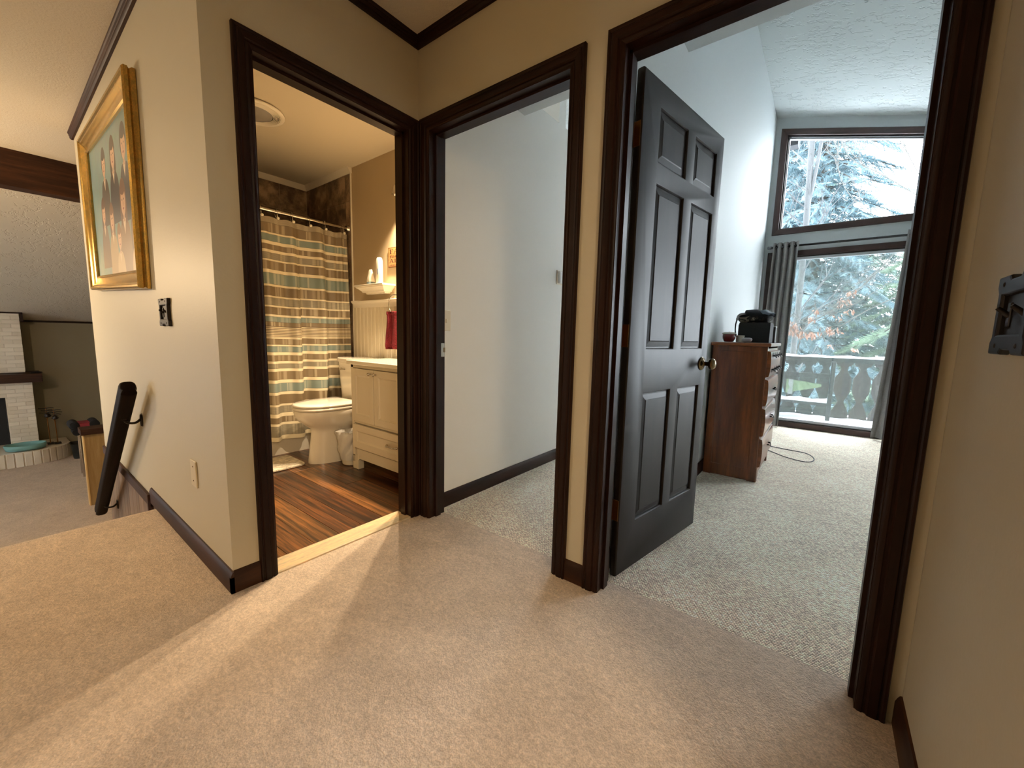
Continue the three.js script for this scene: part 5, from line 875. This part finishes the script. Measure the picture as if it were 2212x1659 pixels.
// ------------------------------------------------------------------ living room, far left
{
  const paintW = [0, 1, 2].map((k) => std({ color: ['#d9cdb8', '#d3c6b0', '#dfd3be'][k], roughness: 0.7, bumpMap: wallBump, bumpScale: 0.003 }));
  const mortar = std({ color: '#cdc1ac', roughness: 0.9 });
  const t = thing('fireplace', 'white painted brick fireplace with dark mantel shelf and raised brick hearth', 'fireplace'), r = rng(71);
  const X = -9.22, xb = -9.785, z0 = 1.06, z1 = 3.1, fo = 1.377, fo2 = 2.6, yH = -1.15, yM = 0.02;
  mesh('core', [bx(xb, LOW, z0 + 0.008, X - 0.006, yM, fo), bx(xb, LOW, fo2, X - 0.006, yM, z1), bx(xb, -0.24, fo, X - 0.006, yM, fo2), bx(xb, 0.18, 1.122, X - 0.055, 1.22, z1)], mortar, t);
  mesh('firebox', [bx(xb, yH, fo, xb + 0.05, -0.24, fo2), bx(xb + 0.05, yH, fo - 0.001, X - 0.02, -0.24, fo + 0.01)], M.black, t);
  const bl = 0.2, bh = 0.068;
  const course = (xf, ya, yb, za, zb, skip, par) => { let row = par; for (let y = ya; y < yb - 0.02; y += bh, row++) { for (let z = za - (row % 2) * bl / 2; z < zb; z += bl) { const a = Math.max(z, za), b = Math.min(z + bl, zb); if (b - a < 0.03 || skip(y, a, b)) continue; let e = b; const h = Math.min(y + bh, yb); mesh('brick', rb(xf - 0.05, y + 0.002, a + 0.002, xf + (r() - 0.5) * 0.004, h - 0.002, e - 0.002, 0.004, 1), paintW[(r() * 3) | 0], t); } } };
  course(X, yH, -0.24, z0, fo, () => false, 0); course(X, -0.24, yM, z0, 2.2, () => false, 1); course(X - 0.05, 0.2, 1.2, 1.115, 1.9, () => false, 0);
  // side of the breast
  for (let y = yH, k = 0; y < yM - 0.03; y += bh, k++) mesh('brick', rb(xb, y + 0.004, z0, X - 0.052, y + bh - 0.004, z0 + 0.05, 0.006, 1), paintW[k % 3], t);
  mesh('mantel', muv(rb(xb + 0.02, yM, 0.945, -9.0, 0.165, z1 + 0.1, 0.01), 'z'), M.base, t);
  // hearth with rounded end
  const hx = (z) => { const u = Math.max(0, 1.22 - z) / 0.54; return -8.86 - 0.55 * (1 - Math.sqrt(Math.max(0, 1 - u * u))); };
  const s = new THREE.Shape(); s.moveTo(-9.78, 0.7); const zz = []; for (let i = 0; i <= 20; i++) { const z = 0.69 + (1.22 - 0.69) * (i / 20) ** 1.6; zz.push(z); s.lineTo(hx(z), z); } s.lineTo(-8.86, z1); s.lineTo(-9.78, z1); s.closePath();
  const hg = new THREE.ExtrudeGeometry(s, { depth: 0.23, bevelEnabled: true, bevelSize: 0.01, bevelThickness: 0.01, bevelOffset: -0.01, bevelSegments: 2 }); hg.rotateX(Math.PI / 2); hg.translate(0, yH - 0.01, 0); mesh('hearth', hg, paintW[0], t);
  const path = []; for (let i = 0; i <= 60; i++) { const z = 0.69 + (1.22 - 0.69) * (i / 60) ** 1.8; path.push(V(hx(z), 0, z)); } path.push(V(-8.86, 0, 2.4)); const cp = new THREE.CurvePath(); for (let i = 0; i + 1 < path.length; i++) cp.add(new THREE.LineCurve3(path[i], path[i + 1])); const len = cp.getLength();
  for (let q = 0.01; q < len - 0.1; q += 0.098) { const a = cp.getPointAt(q / len), b = cp.getPointAt(Math.min(1, (q + 0.09) / len)), m = a.clone().lerp(b, 0.5), ang = Math.atan2(b.x - a.x, b.z - a.z); const g = rb(-0.03, LOW, -0.043, 0.018 + 0.006 * (r() - 0.5), yH - 0.004, 0.043, 0.008, 1); g.rotateY(ang); g.translate(m.x, 0, m.z); mesh('brick', g, paintW[(r() * 3) | 0], t); }
}
{
  structure('trim_3', [rb(-9.8, 1.055, -4, -9.76, 1.09, 1.1, 0.004), rb(-9.8, 1.06, 1.075, -9.2, 1.1, 1.115, 0.004), rb(-9.29, 1.19, 1.075, -9.24, 1.235, 3.2, 0.004), rb(-9.29, 1.06, 1.075, -9.24, 1.235, 1.115, 0.004)], M.trim);
  const m = thing('mantel_ornament', 'small dark object lying on the right end of the mantel shelf', 'ornament', [-9.2, 0.165, 1.0]);
  mesh('ornament', loft([0, 1, 2, 3].map((k) => { const o = []; for (let i = 0; i < 16; i++) { const a = i / 16 * 6.283; o.push(V(0.05 * [0.8, 1, 0.85, 0.3][k] * Math.cos(a), [0, 0.01, 0.022, 0.028][k], 0.075 * [0.8, 1, 0.8, 0.3][k] * Math.sin(a))); } return o.reverse(); })), M.black, m);
  const b = thing('oval_basket', 'flat teal oval basket with low front lying on the white hearth', 'basket', [-9.02, -1.139, 1.225]);
  const el = (y, a, c, dip = 0) => { const o = []; for (let i = 0; i < 40; i++) { const q = i / 40 * 6.2832; o.push(V(a * Math.cos(q), y - dip * Math.max(0, Math.cos(q)) ** 2, c * Math.sin(q))); } return o.reverse(); };
  mesh('shell', loft([el(0, 0.13, 0.2), el(0.01, 0.15, 0.225), el(0.09, 0.165, 0.245, 0.015), el(0.105, 0.155, 0.232, 0.015), el(0.09, 0.145, 0.22, 0.015), el(0.02, 0.13, 0.2)], true, true, 1.2), std({ color: '#6f9a94', roughness: 0.8 }), b);
  const mk = (label, x, z, h, seed) => { const t = thing('fire_tool_stand', label, 'fire tools', [x, -1.139, z]), r = rng(seed);
    mesh('base', rb(-0.07, 0, -0.042, 0.07, 0.016, 0.042, 0.006), M.iron, t); mesh('pole', bar(V(0, 0.012, 0), V(-0.01, h, 0.01), 0.0075, 0.0075, 8), M.brass, t);
    for (let k = 0; k < 3; k++) mesh('hook', tube([V(0, h - 0.03 - k * 0.04, -0.1 + 0.03 * r()), V(0.03, h - 0.015 - k * 0.04, -0.03), V(0.0, h - 0.03 - k * 0.04, 0.03), V(0.02, h - 0.02 - k * 0.04, 0.1 - 0.03 * r())], 0.0065, 18, 6), M.iron, t);
    mesh('collar', lathe([[0, h - 0.2], [0.03, h - 0.19], [0.05, h - 0.17], [0.02, h - 0.15], [0.045, h - 0.14], [0.012, h - 0.12], [0, h - 0.12]], 16), M.iron, t); return t; };
  mk('left iron fire tool stand with curled hooks on the hearth', -9.26, 0.93, 0.68, 1); mk('right iron fire tool stand on the rounded hearth end', -9.2, 0.845, 0.64, 2);
  // half wall with a cap
  const hw = structureGroup('wall_half');
  mesh('panel', muv(bx(-6.0, LOW, -3.9, -5.9, -0.42, 0.785), 'y'), std({ color: '#b3a07c', roughness: 0.6, map: wood('#c4aa78', '#e0cca4', 211) }), hw);
  mesh('edge_board', muv(rb(-6.005, LOW, 0.785, -5.895, -0.42, 0.8, 0.003), 'y'), std({ color: '#cfa86a', roughness: 0.6 }), hw);
  mesh('cap', muv(rb(-6.12, -0.42, -3.9, -5.85, -0.345, 0.82, 0.006), 'z'), M.base, hw);
  // exercise bench behind the half wall
  const e = thing('exercise_bench', 'exercise bench with red pad and black foam rollers behind the half wall', 'exercise bench', [-7.6, LOW, 0.665]);
  const foam = std({ color: '#0d0d0f', roughness: 0.9 });
  mesh('pad', rb(-0.15, 0.79, -0.13, 0.15, 0.875, 0.07, 0.03, 3), std({ color: '#8a2231', roughness: 0.6 }), e);
  for (const z of [0.085, -0.14]) mesh('roller', [bar(V(-0.16, 0.845, z), V(0.16, 0.845, z), 0.06, 0.06, 20), new THREE.SphereGeometry(0.06, 18, 12).scale(0.4, 1, 1).translate(0.16, 0.845, z), new THREE.SphereGeometry(0.06, 18, 12).scale(0.4, 1, 1).translate(-0.16, 0.845, z)], foam, e);
  mesh('roller', bar(V(-0.12, 0.73, 0.06), V(0.12, 0.73, 0.06), 0.05, 0.05, 18), foam, e);
  for (const [x, z] of [[-0.12, 0.03], [0.12, 0.03], [-0.12, -0.11], [0.12, -0.11]]) mesh('leg', bar(V(x, 0, z), V(x * 0.8, 0.82, z), 0.014, 0.014, 8), M.chrome, e);
  mesh('stretcher', [bar(V(-0.111, 0.3, 0.03), V(-0.111, 0.3, -0.11), 0.01), bar(V(0.111, 0.3, 0.03), V(0.111, 0.3, -0.11), 0.01)], M.chrome, e);
  const n = thing('storage_bin', 'dark open storage bin on the carpet beside the hearth', 'bin', [-8.93, LOW, 0.56]);
  const sq = (y, a, c) => { const o = []; for (let i = 0; i < 32; i++) { const q = i / 32 * 6.2832, cc = Math.cos(q), ss = Math.sin(q); o.push(V(a * Math.sign(cc) * Math.abs(cc) ** 0.4, y, c * Math.sign(ss) * Math.abs(ss) ** 0.4)); } return o.reverse(); };
  mesh('shell', loft([sq(0, 0.12, 0.13), sq(0.26, 0.14, 0.155), sq(0.28, 0.15, 0.165), sq(0.285, 0.14, 0.155), sq(0.27, 0.13, 0.145), sq(0.03, 0.11, 0.12)], true, true, 0.8), std({ color: '#12140f', roughness: 0.6 }), n);
}

renderer.render(scene, camera);
